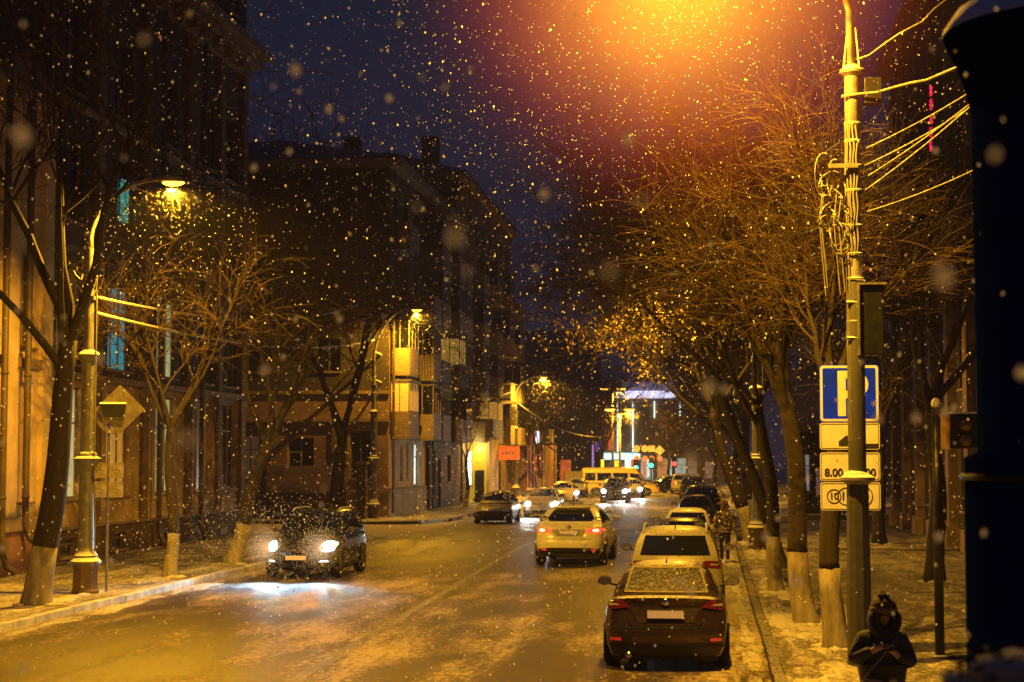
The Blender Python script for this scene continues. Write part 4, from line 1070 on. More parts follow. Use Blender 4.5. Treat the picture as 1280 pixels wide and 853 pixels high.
# ---- building A, near left, tall and dark above, ochre below
def building_left():
    X, Y0, Y1 = -17.9, 27.0, 66.2; L = Y1 - Y0
    root = thing('apartment_building', 'tall old ochre house filling the left edge behind the near pavement, dark upper floors', 'building', (X, Y0, 0), R(90))
    M = Matrix.Identity(4)
    cols = [6.5, 11.0, 20.7, 24.9, 29.6, 34.0, 37.3]
    g = []; up = []
    for i, c in enumerate(cols):
        w2 = 1.05
        lit = {2: C_pale, 3: C_amber, 4: C_pale, 5: C_dim}.get(i)
        g.append((c - w2, c + w2, 1.85, 5.0, lit, 3))
        lit = {2: C_dim, 3: C_teal, 4: C_pale}.get(i)
        up.append((c - w2, c + w2, 5.65, 8.2, lit, 3))
        up.append((c - w2 * .9, c + w2 * .9, 9.7, 12.2, C_teal if i == 99 else None, 2, M_frame_d))
        up.append((c - w2 * .9, c + w2 * .9, 13.4, 15.8, None, 2, M_frame_d))
        up.append((c - w2 * .8, c + w2 * .8, 19.9, 21.7, None, 2, M_frame_d))
    facade(root, M, 0, L, 1.0, 5.3, g, mat('dimmed_ochre_plaster', (.44, .31, .15), .9, 0, .4, 1.0, .25, 14), 'lower_wall')  # dimmer ochre than the pavilion: weaker lamp light put into the colour
    facade(root, M, 0, L, 5.3, 24, up, M_brownw, 'upper_wall')  # unlit look of the upper floors put into a darker plaster
    # basement band with vents
    vents = [(c - .6, c + .6, .25, .75, None, 1, M_frame_d) for c in cols[2:-1]]
    facade(root, I4(0, -.06), 0, L, -.2, 1.0, vents, M_plinth, 'plinth', .15)
    boxp(root, M, 'plinth_ledge', M_trim, 0, L, -.12, .02, 1.0, 1.07)
    boxp(root, M, 'string_course', M_trim, 0, L, -.16, .02, 5.22, 5.40)
    boxp(root, M, 'string_course', M_trim, 0, L, -.14, .02, 12.9, 13.08)
    for z, d, h in ((18.2, .55, .35), (18.55, .85, .30), (17.7, .2, .5)): boxp(root, M, 'cornice', M_trim, 0, L + d, -d, .02, z, z + h - .004)
    for i in range(25): boxp(root, M, 'cornice_bracket', M_trim, .4 + i * 1.53, .7 + i * 1.53, -.5, -.205, 17.75, 18.19)
    boxp(root, M, 'cornice', M_trim, 0, L + .4, -.4, .02, 23.8, 24.2)
    # body behind: end wall, back, roof
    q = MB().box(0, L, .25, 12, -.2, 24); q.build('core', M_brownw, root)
    q = MB().add([(L, 0, -.2), (L, .25, -.2), (L, .25, 24), (L, 0, 24)], [(0, 1, 2, 3)]); q.build('end_wall', M_brownw, root)
    # pilasters
    for c in (8.8, 18.6, 22.8, 27.2, 31.9, 35.7, 38.9):
        boxp(root, M, 'pilaster', M_ochre_d, c - .28, c + .28, -.13, .01, 1.075, 17.69)
        boxp(root, M, 'pilaster_cap', M_trim, c - .36, c + .36, -.155, .01, 4.9, 5.2)
    # lit projecting pavilion at the near end
    pm = I4(0, -.75)
    po = [(15.3, 16.2, 1.9, 4.9, C_dim, 2), (15.3, 16.2, 5.8, 8.2, None, 2)]
    facade(root, pm, 12.4, 17.2, 1.25, 12.0, po, M_ochre, 'pavilion_wall')
    q = MB().add([(17.2, -.75, 1.25), (17.2, 0, 1.25), (17.2, 0, 12), (17.2, -.75, 12)], [(0, 1, 2, 3)]); q.add([(12.4, -.75, 1.25), (12.4, -.75, 12), (12.4, 0, 12), (12.4, 0, 1.25)], [(0, 1, 2, 3)]); q.build('pavilion_side', M_ochre, root)
    boxp(root, M, 'pavilion_base', mat('red_brown_plinth', (.22, .11, .05), .9, 0, .4, 2, .3, 14), 12.35, 17.32, -.90, .0, -.2, 1.2)
    boxp(root, M, 'pavilion_ledge', M_trim, 12.35, 17.36, -1.0, .0, 1.2, 1.5); boxp(root, M, 'pavilion_ledge', M_trim, 12.35, 17.3, -.86, .0, 5.25, 5.5)
    for c in (12.8, 14.5, 16.8): boxp(root, M, 'pilaster', M_ochre, c - .3, c + .3, -.90, -.755, 1.51, 11.7)
    boxp(root, M, 'pavilion_cornice', M_trim, 12.3, 17.4, -1.1, .0, 12.0, 12.25)
    q = MB().add([(12.3, -1.05, 12.26), (17.4, -1.05, 12.26), (17.4, 0, 12.26), (12.3, 0, 12.26), (14.8, -1.05, 13.2), (14.8, 0, 13.2)], [(0, 1, 4), (1, 2, 5, 4), (0, 4, 5, 3), (2, 3, 5)]); q.build('pavilion_gable', M_ochre_d, root)
    # arched hoods over the second floor windows
    for c in cols:
        q = MB(); n = 12
        for i in range(n):
            a0, a1 = math.pi * i / n, math.pi * (i + 1) / n
            p = [(c + 1.2 * math.cos(a), z, 8.25 + .75 * math.sin(a)) for a in (a0, a1) for z in (-.12, 0)]; r_ = [(c + 1.0 * math.cos(a), z, 8.25 + .58 * math.sin(a)) for a in (a0, a1) for z in (-.12, 0)]
            q.add(p + r_, [(0, 2, 6, 4), (0, 1, 3, 2), (4, 6, 7, 5)])
        q.build('window_hood', M_trim, root)
    # small balcony with consoles near the corner, downpipes
    for u, z0, off in ((15.05, .9, -1.0), (13.6, .3, -1.0), (28.15, .2, -.22), (18.2, .2, -.2), (32.8, .2, -.22)):
        q = MB(); q.tube([(u, off - .06, 17.6), (u, off - .06, z0 + .5), (u + .1, off - .16, z0 + .1), (u + .12, off - .38, z0 - .05)], .085, 10); 
        for z in range(2, 17, 3): q.lathe([(.10, 0), (.10, .08)], (u, off - .06, z), 10)
        q.build('downpipe', M_pipe, root, True)
    q = MB().box(21.2, 21.9, -.2, -.13, 2.55, 3.1); q.build('wall_meter', M_dark, root)
    boxp(root, M, 'wall_niche', mat('teal_bulkhead', (.05, .12, .11), .5), 25.9, 26.3, -.18, -.005, 10.3, 10.9)
    boxp(root, M, 'lit_fanlight', emat('teal_fanlight', (.10, .60, .50), .45, .5, 3), 25.2, 26.0, .10, .14, 10.3, 11.6)
building_left()

# ---- building B, far corner house with enclosed balconies
def balcony(root, y0, ln, z, pr=.95, hz=1.25, glaz=1.55, style='slat', lit=None, ms=None):
    b = MB().box(y0, y0 + ln, -pr, -.003, z - .14, z).build('balcony', M_slab, root)
    q = MB()
    if style == 'slat':
        n = 9
        for i in range(n):
            za = z + .006 + hz * i / n; zb_ = za + hz / n - .025
            q.box(y0 + .02, y0 + ln - .02, -pr + .01, -pr + .05, za, zb_); q.box(y0 + .01, y0 + .05, -pr + .055, -.01, za, zb_)
    elif style == 'bars':
        n = int(ln / .14)
        for i in range(n): q.box(y0 + .03 + i * .14, y0 + .12 + i * .14, -pr + .01, -pr + .04, z + .006, z + hz)
        for i in range(6): q.box(y0 + .01, y0 + .04, -pr + .06 + i * .15, -pr + .16 + i * .15, z + .006, z + hz)
    else:
        q.box(y0 + .01, y0 + ln - .01, -pr + .01, -pr + .06, z + .006, z + hz); q.box(y0 + .01, y0 + .06, -pr + .065, -.01, z + .006, z + hz)
    q.build('parapet', ms or M_slat, b)
    if glaz:
        q = MB(); z0, z1 = z + hz + .006, z + hz + glaz
        k = max(2, int(ln / .75))
        for i in range(k + 1): y = y0 + .02 + (ln - .10) * i / k; q.box(y, y + .06, -pr + .02, -pr + .07, z0, z1)
        q.box(y0 + .02, y0 + ln - .02, -pr + .015, -pr + .075, z1 - .07, z1 - .002); q.box(y0 + .02, y0 + ln - .02, -pr + .012, -pr + .078, z0, z0 + .05)
        q.box(y0 + .02, y0 + .08, -pr / 2, -pr / 2 + .05, z0, z1)
        q.build('glazing_frame', M_frame, b)
        q = MB(); q.add([(y0 + .05, -pr + .045, z0), (y0 + ln - .05, -pr + .045, z0), (y0 + ln - .05, -pr + .045, z1), (y0 + .05, -pr + .045, z1)], [(0, 1, 2, 3)]); q.add([(y0 + .05, -pr + .045, z0), (y0 + .05, -.02, z0), (y0 + .05, -.02, z1), (y0 + .05, -pr + .045, z1)], [(0, 1, 2, 3)])
        q.build('pane', lit or M_pane, b)
        MB().box(y0 - .03, y0 + ln + .03, -pr - .05, -.003, z1 + .004, z1 + .07).build('balcony_roof', M_slab, b)
def building_corner():
    X, Y0, L = -15.5, 84.2, 24.6; Hh = 17.8
    root = thing('apartment_building', 'five-storey corner house with stacked enclosed balconies above a lit yellow ground floor', 'building', (X, Y0, 0), R(90))
    M = Matrix.Identity(4)
    g = [(3.2, 3.9, 1.9, 3.6, None, 1), (5.0, 5.6, 1.9, 3.7, None, 1), (7.3, 9.1, 1.55, 3.75, C_white, 1), (13.4, 14.6, 1.6, 3.4, None, 2), (15.6, 16.6, .3, 2.9, None, 1, M_frame_d), (19, 20.5, 1.6, 3.3, C_dim, 2)]
    facade(root, M, 0, 11.6, 1.45, 4.1, g[:3], M_ochre, 'lit_ground_wall')  # lamp light put into a brighter ochre than the rest of the storey
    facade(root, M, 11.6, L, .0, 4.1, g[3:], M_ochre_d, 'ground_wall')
    q = MB().box(0, 11.6, -.08, .0, -.2, 1.45); q.build('plinth', M_plinth_l, root)
    boxp(root, M, 'plinth_ledge', M_trim, -.08, 11.65, -.12, .0, 1.452, 1.52)
    boxp(root, M, 'corner_pilaster', M_plinth, 11.2, 12.0, -.22, -.085, -.2, 4.0)
    ops = []
    for fl in range(4):
        z = 5.0 + fl * 3.1
        for c in (1.6, 4.5, 7.5, 10.5, 13.6, 16.6, 19.6, 22.4):
            lit = C_amber if (fl, c) in ((0, 4.5), (1, 10.5)) else (C_dim if (fl, c) in ((0, 10.5), (1, 1.6), (0, 16.6), (2, 7.5)) else None)
            ops.append((c - .65, c + .65, z, z + 1.6, lit, 2, M_frame_d))
    facade(root, M, 0, L, 4.1, 9.2, [o for o in ops if o[2] < 9], M_ochre_d, 'upper_wall')
    facade(root, M, 0, L, 9.2, Hh - .6, [o for o in ops if o[2] > 9.2], M_brownw, 'upper_wall')  # night shade on the top floors put into the darker plaster
    st = ['slat', 'panel', 'bars', 'panel', 'slat']
    for ci, (y0, ln) in enumerate(((.4, 2.8), (6.4, 2.6), (11.2, 3.0), (16.0, 2.6), (20.8, 2.6))):
        for fl in range(4):
            lit = C_amber if (ci, fl) in ((0, 0), (2, 1), (3, 1)) else None
            if (ci, fl) in ((0, 2), (1, 3)): continue
            balcony(root, y0, ln, 4.05 + fl * 3.1, .95 + .25 * (ci % 2), 1.2, 1.5 if (ci + fl) % 4 != 3 else 0, st[(ci + fl) % 5 if fl else ci], lit)
    # side face towards the camera
    Ms = Matrix.Rotation(R(-90), 4, 'Z')     # local: u -> -y (away from the street is +y local)
    Ms = Matrix(((0, 1, 0, 0), (-1, 0, 0, 0), (0, 0, 1, 0), (0, 0, 0, 1)))
    Ms = Matrix.Translation((0, 0, 0)) @ Ms
    so_ = [(-1.9, -.9, 2.0, 4.3, None, 2, M_frame_d), (-7.4, -6.4, 1.9, 4.1, C_dim, 2), (-5.0, -3.7, 1.75, 4.0, None, 2), (-9.6, -8.2, 3.3, 4.6, None, 2, M_frame_d), (-12.0, -11, 2.2, 4.4, None, 2, M_frame_d)]
    facade(root, Ms, -16, 0, 0, 6.2, [(a, b, c, d, *r) for a, b, c, d, *r in so_], mat('side_ochre_plaster', (.26, .165, .085), .9, 0, .4, .8, .3, 10), 'side_wall')
    so2 = [(c - .6, c + .6, z, z + 1.6, None, 2, M_frame_d) for c in (-3, -6.5, -10, -13) for z in (7.2, 10.3, 13.4)]
    facade(root, Ms, -16, 0, 6.2, Hh - .6, so2, M_brownw, 'side_wall')
    for z, d in ((1.3, .10), (4.75, .16), (6.1, .12)): q = MB().box(-16, .05, -d, -.003, z, z + .16); q.xf(Ms); q.build('string_course', M_trim, root)
    for c in (-15.2, -10.6, -6.0, -2.6): q = MB().box(c - .2, c + .2, -.09, -.003, 1.47, 4.74); q.xf(Ms); q.build('pilaster', M_ochre_d, root)
    q = MB().tube([(-13, -.15, 15), (-13, -.15, .4)], .08, 8); q.xf(Ms); q.build('downpipe', M_pipe, root)
    q = MB().box(.24, L, .24, 16, 0, Hh - .6); q.build('core', M_brownw, root)
    boxp(root, M, 'cornice', M_trim, -.5, L + .1, -.6, 16, Hh - .6, Hh - .2)
    q = MB().add([(-.6, -.7, Hh - .19), (L, -.7, Hh - .19), (L, 16, Hh - .19), (-.6, 16, Hh - .19), (4, 6.5, Hh + 1.6), (L - 3, 6.5, Hh + 1.6)], [(0, 1, 5, 4), (1, 2, 5), (2, 3, 4, 5), (3, 0, 4)]); rf = q.build('roof', M_roof, root)
    for u, v in ((2.5, 9), (7, 3), (15.5, 2.2), (20, 3)):
        boxp(rf, M, 'chimney', M_plinth, u, u + .9, v, v + .8, Hh, Hh + 2.1); boxp(rf, M, 'chimney_cap', M_slab, u - .08, u + .98, v - .08, v + .88, Hh + 2.102, Hh + 2.25)
    for u in (-.0, 12.2, 23.6):
        q = MB().tube([(u + .15, -.2, Hh - .7), (u + .15, -.2, .3)], .07, 8); q.build('downpipe', M_pipe, root)
building_corner()
def building_step():
    X, Y0, L, Hh = -15.7, 109.0, 30.0, 20.6
    root = thing('apartment_building', 'taller dark block joined behind the corner house, with plain balconies and a pointed end gable', 'building', (X, Y0, 0), R(90))
    M = Matrix.Identity(4)
    ops = [(c - .7, c + .7, z, z + 1.7, C_dim if (i + j) % 7 == 0 else None, 2, M_frame_d) for i, c in enumerate((2, 5.5, 9, 12.5, 16, 19.5, 23, 26.5)) for j, z in enumerate((4.8, 8.0, 11.2, 14.4, 17.4))]
    facade(root, M, 0, L, 0, Hh, ops, M_ochre_d)
    MB().box(.0, L, .24, 14, 0, Hh - .01).build('core', M_brownw, root)
    for ci, y0 in enumerate((3.0, 10.5, 18, 25)):
        for fl in range(4): balcony(root, y0, 2.8, 4.1 + fl * 3.2, 1.3, 1.2, 1.5 if (ci + fl) % 3 else 0, ('panel', 'slat')[(ci + fl) % 2], C_amber if (ci, fl) == (1, 0) else None)
    boxp(root, M, 'cornice', M_trim, -.3, L + .3, -.5, 14, Hh, Hh + .4)
    q = MB().add([(-.4, -.6, Hh + .41), (L + .4, -.6, Hh + .41), (L + .4, 14, Hh + .41), (-.4, 14, Hh + .41), (3, 5, Hh + 2.3), (L - 3, 5, Hh + 2.3)], [(0, 1, 5, 4), (1, 2, 5), (2, 3, 4, 5), (3, 0, 4)]); rf = q.build('roof', M_roof, root)
    for u, v in ((1.0, 1.5), (13, 3), (22, 1.5)): boxp(rf, M, 'chimney', M_plinth, u, u + 1.1, v, v + 1.0, Hh + .5, Hh + 2.9)
building_step()
# ---- shop porch with yellow light, orange sign
def porch():
    root = thing('shop_porch', 'shop entrance porch with glowing yellow wall and white tube light left of the orange sign', 'shop porch', (-14.4, 113, 0))
    facade(root, Matrix.Identity(4), -1.55, 0, .0, 4.3, [(-1.35, -.95, 1.2, 3.5, emat('tube_light_white', (.85, 1, .9), 2.6), 1)], emat('yellow_glow_wall', (.75, .52, .05), .30, .5, 1.4), 'front_wall')  # light on the yellow wall put in as its own glow
    MB().box(0.003, .2, .0, 5, 0, 4.3).build('side_wall', M_ochre, root)
    boxp(root, Matrix.Identity(4), 'canopy', M_slab, -1.7, .5, -.6, 5, 4.31, 5.5)
    boxp(root, Matrix.Identity(4), 'ceiling_lamp', emat('porch_lamp', (1, .85, .45), 9), -.9, -.5, -.5, -.3, 4.18, 4.30)
    boxp(root, Matrix.Identity(4), 'door', M_blackpl, -.75, -.15, -.04, .0, .1, 2.2)
    add_light('POINT', 'porch_light', (-.6, -1.2, 3.6), 160, (1, .8, .25), root, .2)
porch()
def signboard():
    p0, p1 = at(622, 575, 118), at(649, 558, 118)
    root = thing('shop_sign', 'glowing orange rectangular shop sign left of the third left lamp post', 'sign', (p0.x, 118, p0.z))
    w_, h_ = p1.x - p0.x, p1.z - p0.z
    MB().box(0, w_, 0, .25, 0, h_).build('light_box', emat('orange_sign_face', (1.0, .16, .02), .75, .25, 2), root)
    q = MB()
    for a, b, c, d in ((.18, .3, .35, .62), (.34, .46, .35, .62), (.5, .62, .35, .62), (.66, .8, .35, .62)): q.box(w_ * a, w_ * b, -.012, -.003, h_ * c, h_ * d)
    q.build('emblem_strip', emat('sign_dull_mark', (.55, .22, .08), .25), root)
    MB().tube([(.1, .3, h_), (.1, .3, -p0.z)], .06, 6).build('post', M_dark, root)
signboard()
def kiosk():
    a, b = at(658, 605, 150), at(682, 536, 150); w_ = b.x - a.x
    root = thing('shop_kiosk', 'narrow pink-brown shop front with boxy sign and vertical white light behind the third left lamp', 'kiosk', (a.x, 150, 0))
    zt = b.z; zm = at(660, 556, 150).z
    MB().box(-8, w_ - .1, .3, 12, 0, zm).build('wall', mat('pinkish_render', (.30, .17, .13), .8, 0, .4, 2), root)
    MB().box(-.15, w_ + .25, -.1, 5, zm + .12, zt).build('sign_box', mat('sign_box_render', (.34, .24, .17), .7, 0, .4, 2), root)
    MB().box(w_ * .50, w_ * .66, -.15, -.105, zm + .12, zt - .25).build('tube_light', emat('tube_pale_violet', (.85, .8, 1), 2.8), root)
    MB().box(w_ * .25, w_ * .46, -.14, -.105, zm + .25, zt - .3).build('red_panel', emat('dim_red_panel', (.6, .08, .08), .35), root)
    q = MB()
    for i in range(6): q.box(.05 + i * w_ / 6, .05 + i * w_ / 6 + .08, .18, .295, .3, zm)
    q.build('slatted_front', emat('slats_pink_glow', (.75, .30, .16), .32, .5, 2), root)  # pink light on the slats put in as their own glow
    MB().box(w_ * .45, w_ * .75, .1, .17, 1.9, 3.2).build('poster', emat('poster_red_glow', (.9, .14, .06), .5, .6, 3), root)
    MB().box(0, w_, .05, .15, .25, .40).build('ledge_light', emat('ledge_orange', (1, .4, .08), .7), root)
kiosk()
def glow_shop(xp, yp, D, w_, h_, col, st, label, nm='lit_sign', cat='sign'):
    p = at(xp, yp, D); root = thing(nm, label, cat, (p.x, D, p.z))
    MB().box(-w_ / 2, w_ / 2, 0, .2, -h_ / 2, h_ / 2).build('light_box', emat('glow_%d_%d' % (xp, yp), col, st, .6, 2.5), root)
    MB().box(-w_ / 2 - .06, w_ / 2 + .06, .2, .34, -h_ / 2 - .06, h_ / 2 + .06).build('casing', M_dark, root)
    MB().tube([(0, .42, h_ / 2), (0, .42, -p.z)], .07, 6).build('post', M_dark, root)
glow_shop(707, 588, 160, .95, 1.9, (.85, .18, .05), .42, 'dim red-orange lit panel standing right of the pink-brown shop front')
glow_shop(749, 558, 178, .8, .95, (.16, .08, .55), .5, 'square violet sign left of the shopping centre')
glow_shop(741, 572, 176, .18, 2.6, (.45, .30, .95), .8, 'thin vertical violet light strip below the violet sign')
glow_shop(772, 580, 165, .55, .55, (1, .55, .04), 1.6, 'small square amber sign right above the minibus roof')
glow_shop(753, 580, 168, .28, .8, (.9, .85, .05), 1.0, 'slender yellow-green sign above the rear of the minibus')
glow_shop(866, 600, 158, .75, .5, (.95, .95, .85), 1.3, 'small white-lit billboard with yellow lower half above the far parked cars')
glow_shop(866, 606, 157.7, .75, .5, (.95, .72, .04), 1.0, 'yellow lower half under the small white-lit billboard')
# ---- shopping centre
def mall():
    D = 205.0
    f_ = lambda x, y: at(x, y, D)
    x0 = f_(752, 500).x; x1 = f_(905, 500).x; zt = f_(800, 478).z
    root = thing('shopping_centre', 'large lit shopping centre closing the street, white glowing roof band and vertical light strips', 'building', (x0, D, 0))
    W = x1 - x0; L = lambda x: f_(x, 500).x - x0; Z = lambda y: f_(800, y).z
    facade(root, Matrix.Identity(4), 0, W, 0, zt, [(L(800) + i * 1.9, L(800) + 1.5 + i * 1.9, .4, 3.0, (emat('shop_window_cool', (.5, .75, .8), .5, .7, .9), emat('shop_window_warm', (.8, .45, .2), .35, .8, .9))[i % 2], 1) for i in range(3)] + [(L(858) + i * 2.0, L(858) + 1.2 + i * 2.0, .6, 2.6, emat('shop_window_dim', (.45, .36, .33), .2, .7, 1), 1) for i in range(2)], mat('mall_cladding', (.16, .13, .09), .7, 0, .3, .6))
    MB().box(0, W, .3, 40, 0, zt - .05).build('core', M_brownw, root)
    MB().box(L(766), L(845), -.5, -.01, Z(498), Z(489)).build('light_band', emat('roof_band_glow', (.72, .70, 1.0), 1.6, .75, .55, (1, 1, .3)), root)
    MB().box(L(777), L(840), -.35, -.01, Z(488), Z(478)).build('roof_sign', emat('roof_sign_dim', (.30, .30, .55), .32, .85, .8), root)
    for x, a, b in ((772, 502, 565), (791, 502, 565), (818, 502, 523), (850, 502, 520)):
        MB().box(L(x) - .06, L(x) + .06, -.3, -.02, Z(b), Z(a)).build('light_strip', emat('strip_glow', (.85, 1, .85), 1.7 if x < 810 else .6), root)
    MB().box(L(755), L(798), -1.2, -.31, Z(575), Z(566)).build('canopy_light', emat('canopy_glow', (.42, .80, .80), .95, .7, 1.6, (3, 1, .3)), root)
    MB().box(L(761), L(763), -.6, -.31, Z(563), Z(540)).build('red_light', emat('red_glow_dim', (.9, .12, .05), .7, .4, 1), root)
    MB().box(L(764.4), L(766.4), -.6, -.31, Z(563), Z(527)).build('red_light', emat('red_glow', (1, .16, .04), 1.4), root)
    for x, w_, c, s_ in ((785, .7, (.85, .95, 1), 1.8), (790, .45, (.9, .1, .05), .9), (805, .35, (1, .25, .15), .6), (810, .3, (.7, 1, .9), .9), (838, .25, (.7, .9, 1), .5)):
        MB().box(L(x) - w_ / 2, L(x) + w_ / 2, -.9, -.6, .8, Z(574)).build('entrance_panel', emat('entr_%d' % x, c, s_, .5, 1.5), root)
    for i in range(9):
        x = L(756) + i * .48; MB().box(x, x + .3, -1.3, -1.205, Z(574), Z(567.5)).build('sign_letter', emat('letter_glow', (.75, 1, 1), 1.3), root)
mall()
# ---- low dark wall and gate in front of the corner house side, far infill houses
def side_wall():
    y = 81.5
    root = thing('boundary_wall', 'dark low wall with gate posts closing the yard left of the corner house', 'wall', (-24, y, 0))
    MB().box(-6, 6.6, 0, .3, 0, 1.35).build('wall', M_plinth, root); MB().box(-6, 6.65, -.05, .35, 1.352, 1.43).build('coping', M_trim, root)
    for x in (3.0, 6.7, 7.7): MB().box(x - .22, x + .22, -.1, .4, 0, 2.7).build('gate_post', M_plinth, root); MB().box(x - .3, x + .3, -.18, .48, 2.702, 2.82).build('post_cap', M_trim, root)
    MB().box(3.25, 6.45, .1, .16, 1.45, 2.62).build('gate_panel', mat('yellow_gate_panel', (.46, .33, .12), .7, 0, .3, 2), root)
    MB().box(-.9, 1.0, .05, .25, .3, 3.3).build('dark_door', M_blackpl, root)
    for x in range(5): MB().box(-5.8 + x * 1.1, -5.72 + x * 1.1, .1, .16, 1.44, 2.5).build('railing_bar', M_dark, root)
side_wall()
def infill(x, y, rz, L, Hh, label, dim=1, dp=12, mw=None, seed=1):
    rg = random.Random(seed)
    root = thing('town_house', label, 'building', (x, y, 0), rz)
    ops = []
    n = int(L / 3.2)
    for i in range(n):
        for j in range(int((Hh - 1.5) / 3.3)):
            c = 1.8 + i * 3.2; z = 1.5 + j * 3.3; lit = C_dim if rg.random() < .08 * dim else None
            ops.append((c - .7, c + .7, z, z + 1.8, lit, 2, M_frame_d))
    facade(root, Matrix.Identity(4), 0, L, 0, Hh, ops, mw or M_brownw)
    MB().box(0.005, L - .005, .24, dp, 0, Hh - .01).build('core', M_brownw, root)
    MB().box(-.3, L + .3, -.4, dp, Hh, Hh + .3).build('cornice', M_trim, root)
    q = MB().add([(-.3, -.5, Hh + .31), (L + .3, -.5, Hh + .31), (L + .3, dp, Hh + .31), (-.3, dp, Hh + .31), (2, dp / 2, Hh + 2), (L - 2, dp / 2, Hh + 2)], [(0, 1, 5, 4), (1, 2, 5), (2, 3, 4, 5), (3, 0, 4)]); q.build('roof', M_roof, root)
    return root
infill(-17.5, 142, R(90), 38, 9, 'low dark row of houses beyond the pink-brown shop front', 2, seed=2)
infill(8.4, 200, R(-90), 62, 11, 'dark houses far down the right pavement behind the trees', 1, seed=3)
infill(9.5, 208, 0, 34, 12, 'dark block right of the shopping centre behind the far trees', 1, seed=4)
infill(-40, 215, 0, 26, 17, 'dark block far behind the junction left of the shopping centre', 1, seed=5)
# ---- right side: classical facade with pilasters and cornice
def building_right():
    X, Y1, L = 8.0, 78.0, 50.0
    root = thing('pillared_building', 'dark classical house behind the right pavement with tall pilasters and a jutting cornice', 'building', (X, Y1, 0), R(-90))
    M = Matrix.Identity(4)      # u runs towards the camera
    ops = []
    for i in range(11):
        c = 3.2 + i * 4.4
        ops += [(c - .8, c + .8, 1.3, 3.9, C_dim if i == 2 else None, 2, M_frame_d), (c - .8, c + .8, 5.2, 8.0, None, 2, M_frame_d), (c - .8, c + .8, 11.4, 13.6, None, 2, M_frame_d), (c - .8, c + .8, 15, 17, None, 2, M_frame_d)]
    facade(root, M, 0, L, 0, 20, ops, M_brownw)
    MB().box(0.005, L - .005, .24, 14, 0, 19.99).build('core', M_brownw, root)
    for i in range(12):
        c = 1.0 + i * 4.4
        boxp(root, M, 'pilaster', M_ochre_d, c - .42, c + .42, -.28, -.003, .8, 9.4); boxp(root, M, 'pilaster_base', M_trim, c - .55, c + .55, -.4, -.003, 0, .79)
        boxp(root, M, 'pilaster_cap', M_trim, c - .52, c + .52, -.38, -.003, 9.41, 9.7); boxp(root, M, 'upper_pilaster', M_ochre_d, c - .3, c + .3, -.15, -.003, 10.4, 19)
    boxp(root, M, 'cornice', M_trim, -.3, L, -.75, 0, 9.9, 10.3); boxp(root, M, 'frieze', M_trim, -.1, L, -.42, -.003, 9.705, 9.895)
    boxp(root, M, 'roof_cornice', M_trim, -.3, L, -.7, .2, 19.6, 20.1)
    boxp(root, M, 'plinth', M_plinth, 0, L, -.1, -.003, 0, .75)
    p = at(1197, 152, 55)
    u = Y1 - 55
    q = MB(); rg = random.Random(3)
    for i in range(5):
        z = p.z - .9 + i * .42; a = u + .06 * i
        q.box(a - .12, a + .12, -1.2, -1.12, z, z + .07); q.box(a - .12, a - .05, -1.2, -1.12, z + .075, z + .3)
        if i % 2: q.box(a + .04, a + .11, -1.2, -1.12, z + .075, z + .3)
    q.build('neon_sign', emat('neon_crimson', (1.0, .02, .08), 1.3), root)
building_right()
def annex():
    root = thing('porch_annex', 'low dark entrance annex with a pale lit window behind the right trees', 'building', (3.9, 84, 0))
    facade(root, Matrix.Identity(4), 0, 4.2, 0, 4.2, [(.25, .75, 1.4, 3.2, emat('annex_window', (.62, .62, .68), .32, .6, 3), 2, M_frame), (.95, 1.35, 1.2, 2.6, emat('annex_window_red', (.6, .3, .28), .22, .6, 3), 1, M_frame), (2.2, 3.2, .1, 2.4, None, 2, M_frame_d)], M_brownw)
    MB().box(0.005, 4.195, .24, 8, 0, 4.19).build('core', M_brownw, root)
    boxp(root, Matrix.Identity(4), 'roof_slab', M_slab, -.3, 4.2, -.5, 8.2, 4.2, 4.5)
    boxp(root, Matrix.Identity(4), 'step', M_slab, -.1, 4.2, -1.6, -.01, .13, .38)
annex()
# ---- dark column with overhanging snow-capped head, close to the camera at the right
def column():
    D = 10.6; s = FPX / D; X = at(1219, 350, D).x
    root = thing('advertising_column', 'massive dark column with overhanging snow-capped head cut by the right edge of the photo', 'column', (X + .62, D, KH))
    z = lambda y: at(1216, y, D).z - KH
    MB().lathe([(.72, -.02), (.72, .4), (.70, .45), (.70, z(572)), (.62, z(566)), (.62, z(140))], n=48).build('drum', mat('column_shade_navy', (.002, .010, .085), 1, 0, .3, 3, spec=0), root, True)  # silhouette shade put into the colour, a navy that swallows lamp light
    m = MB(); m.lathe([(.62, z(141)), (.645, z(118)), (.70, z(80)), (.765, z(52)), (.78, z(44)), (.001, z(44) + .002)], n=48, cap=False); m.build('head', mat('column_head_paint', (.002, .008, .05), 1, spec=0), root, True)
    m = MB(); m.lathe([(.785, z(44)), (.78, z(38)), (.70, z(14)), (.62, z(10)), (.3, z(6)), (.001, z(4))], n=48, cap=False); m.build('snow_cap', M_snow, root, True)
    m = MB(); m.lathe([(.715, z(600)), (.73, z(597)), (.715, z(592))], n=48, cap=False); m.build('band', M_dark, root, True)
column()
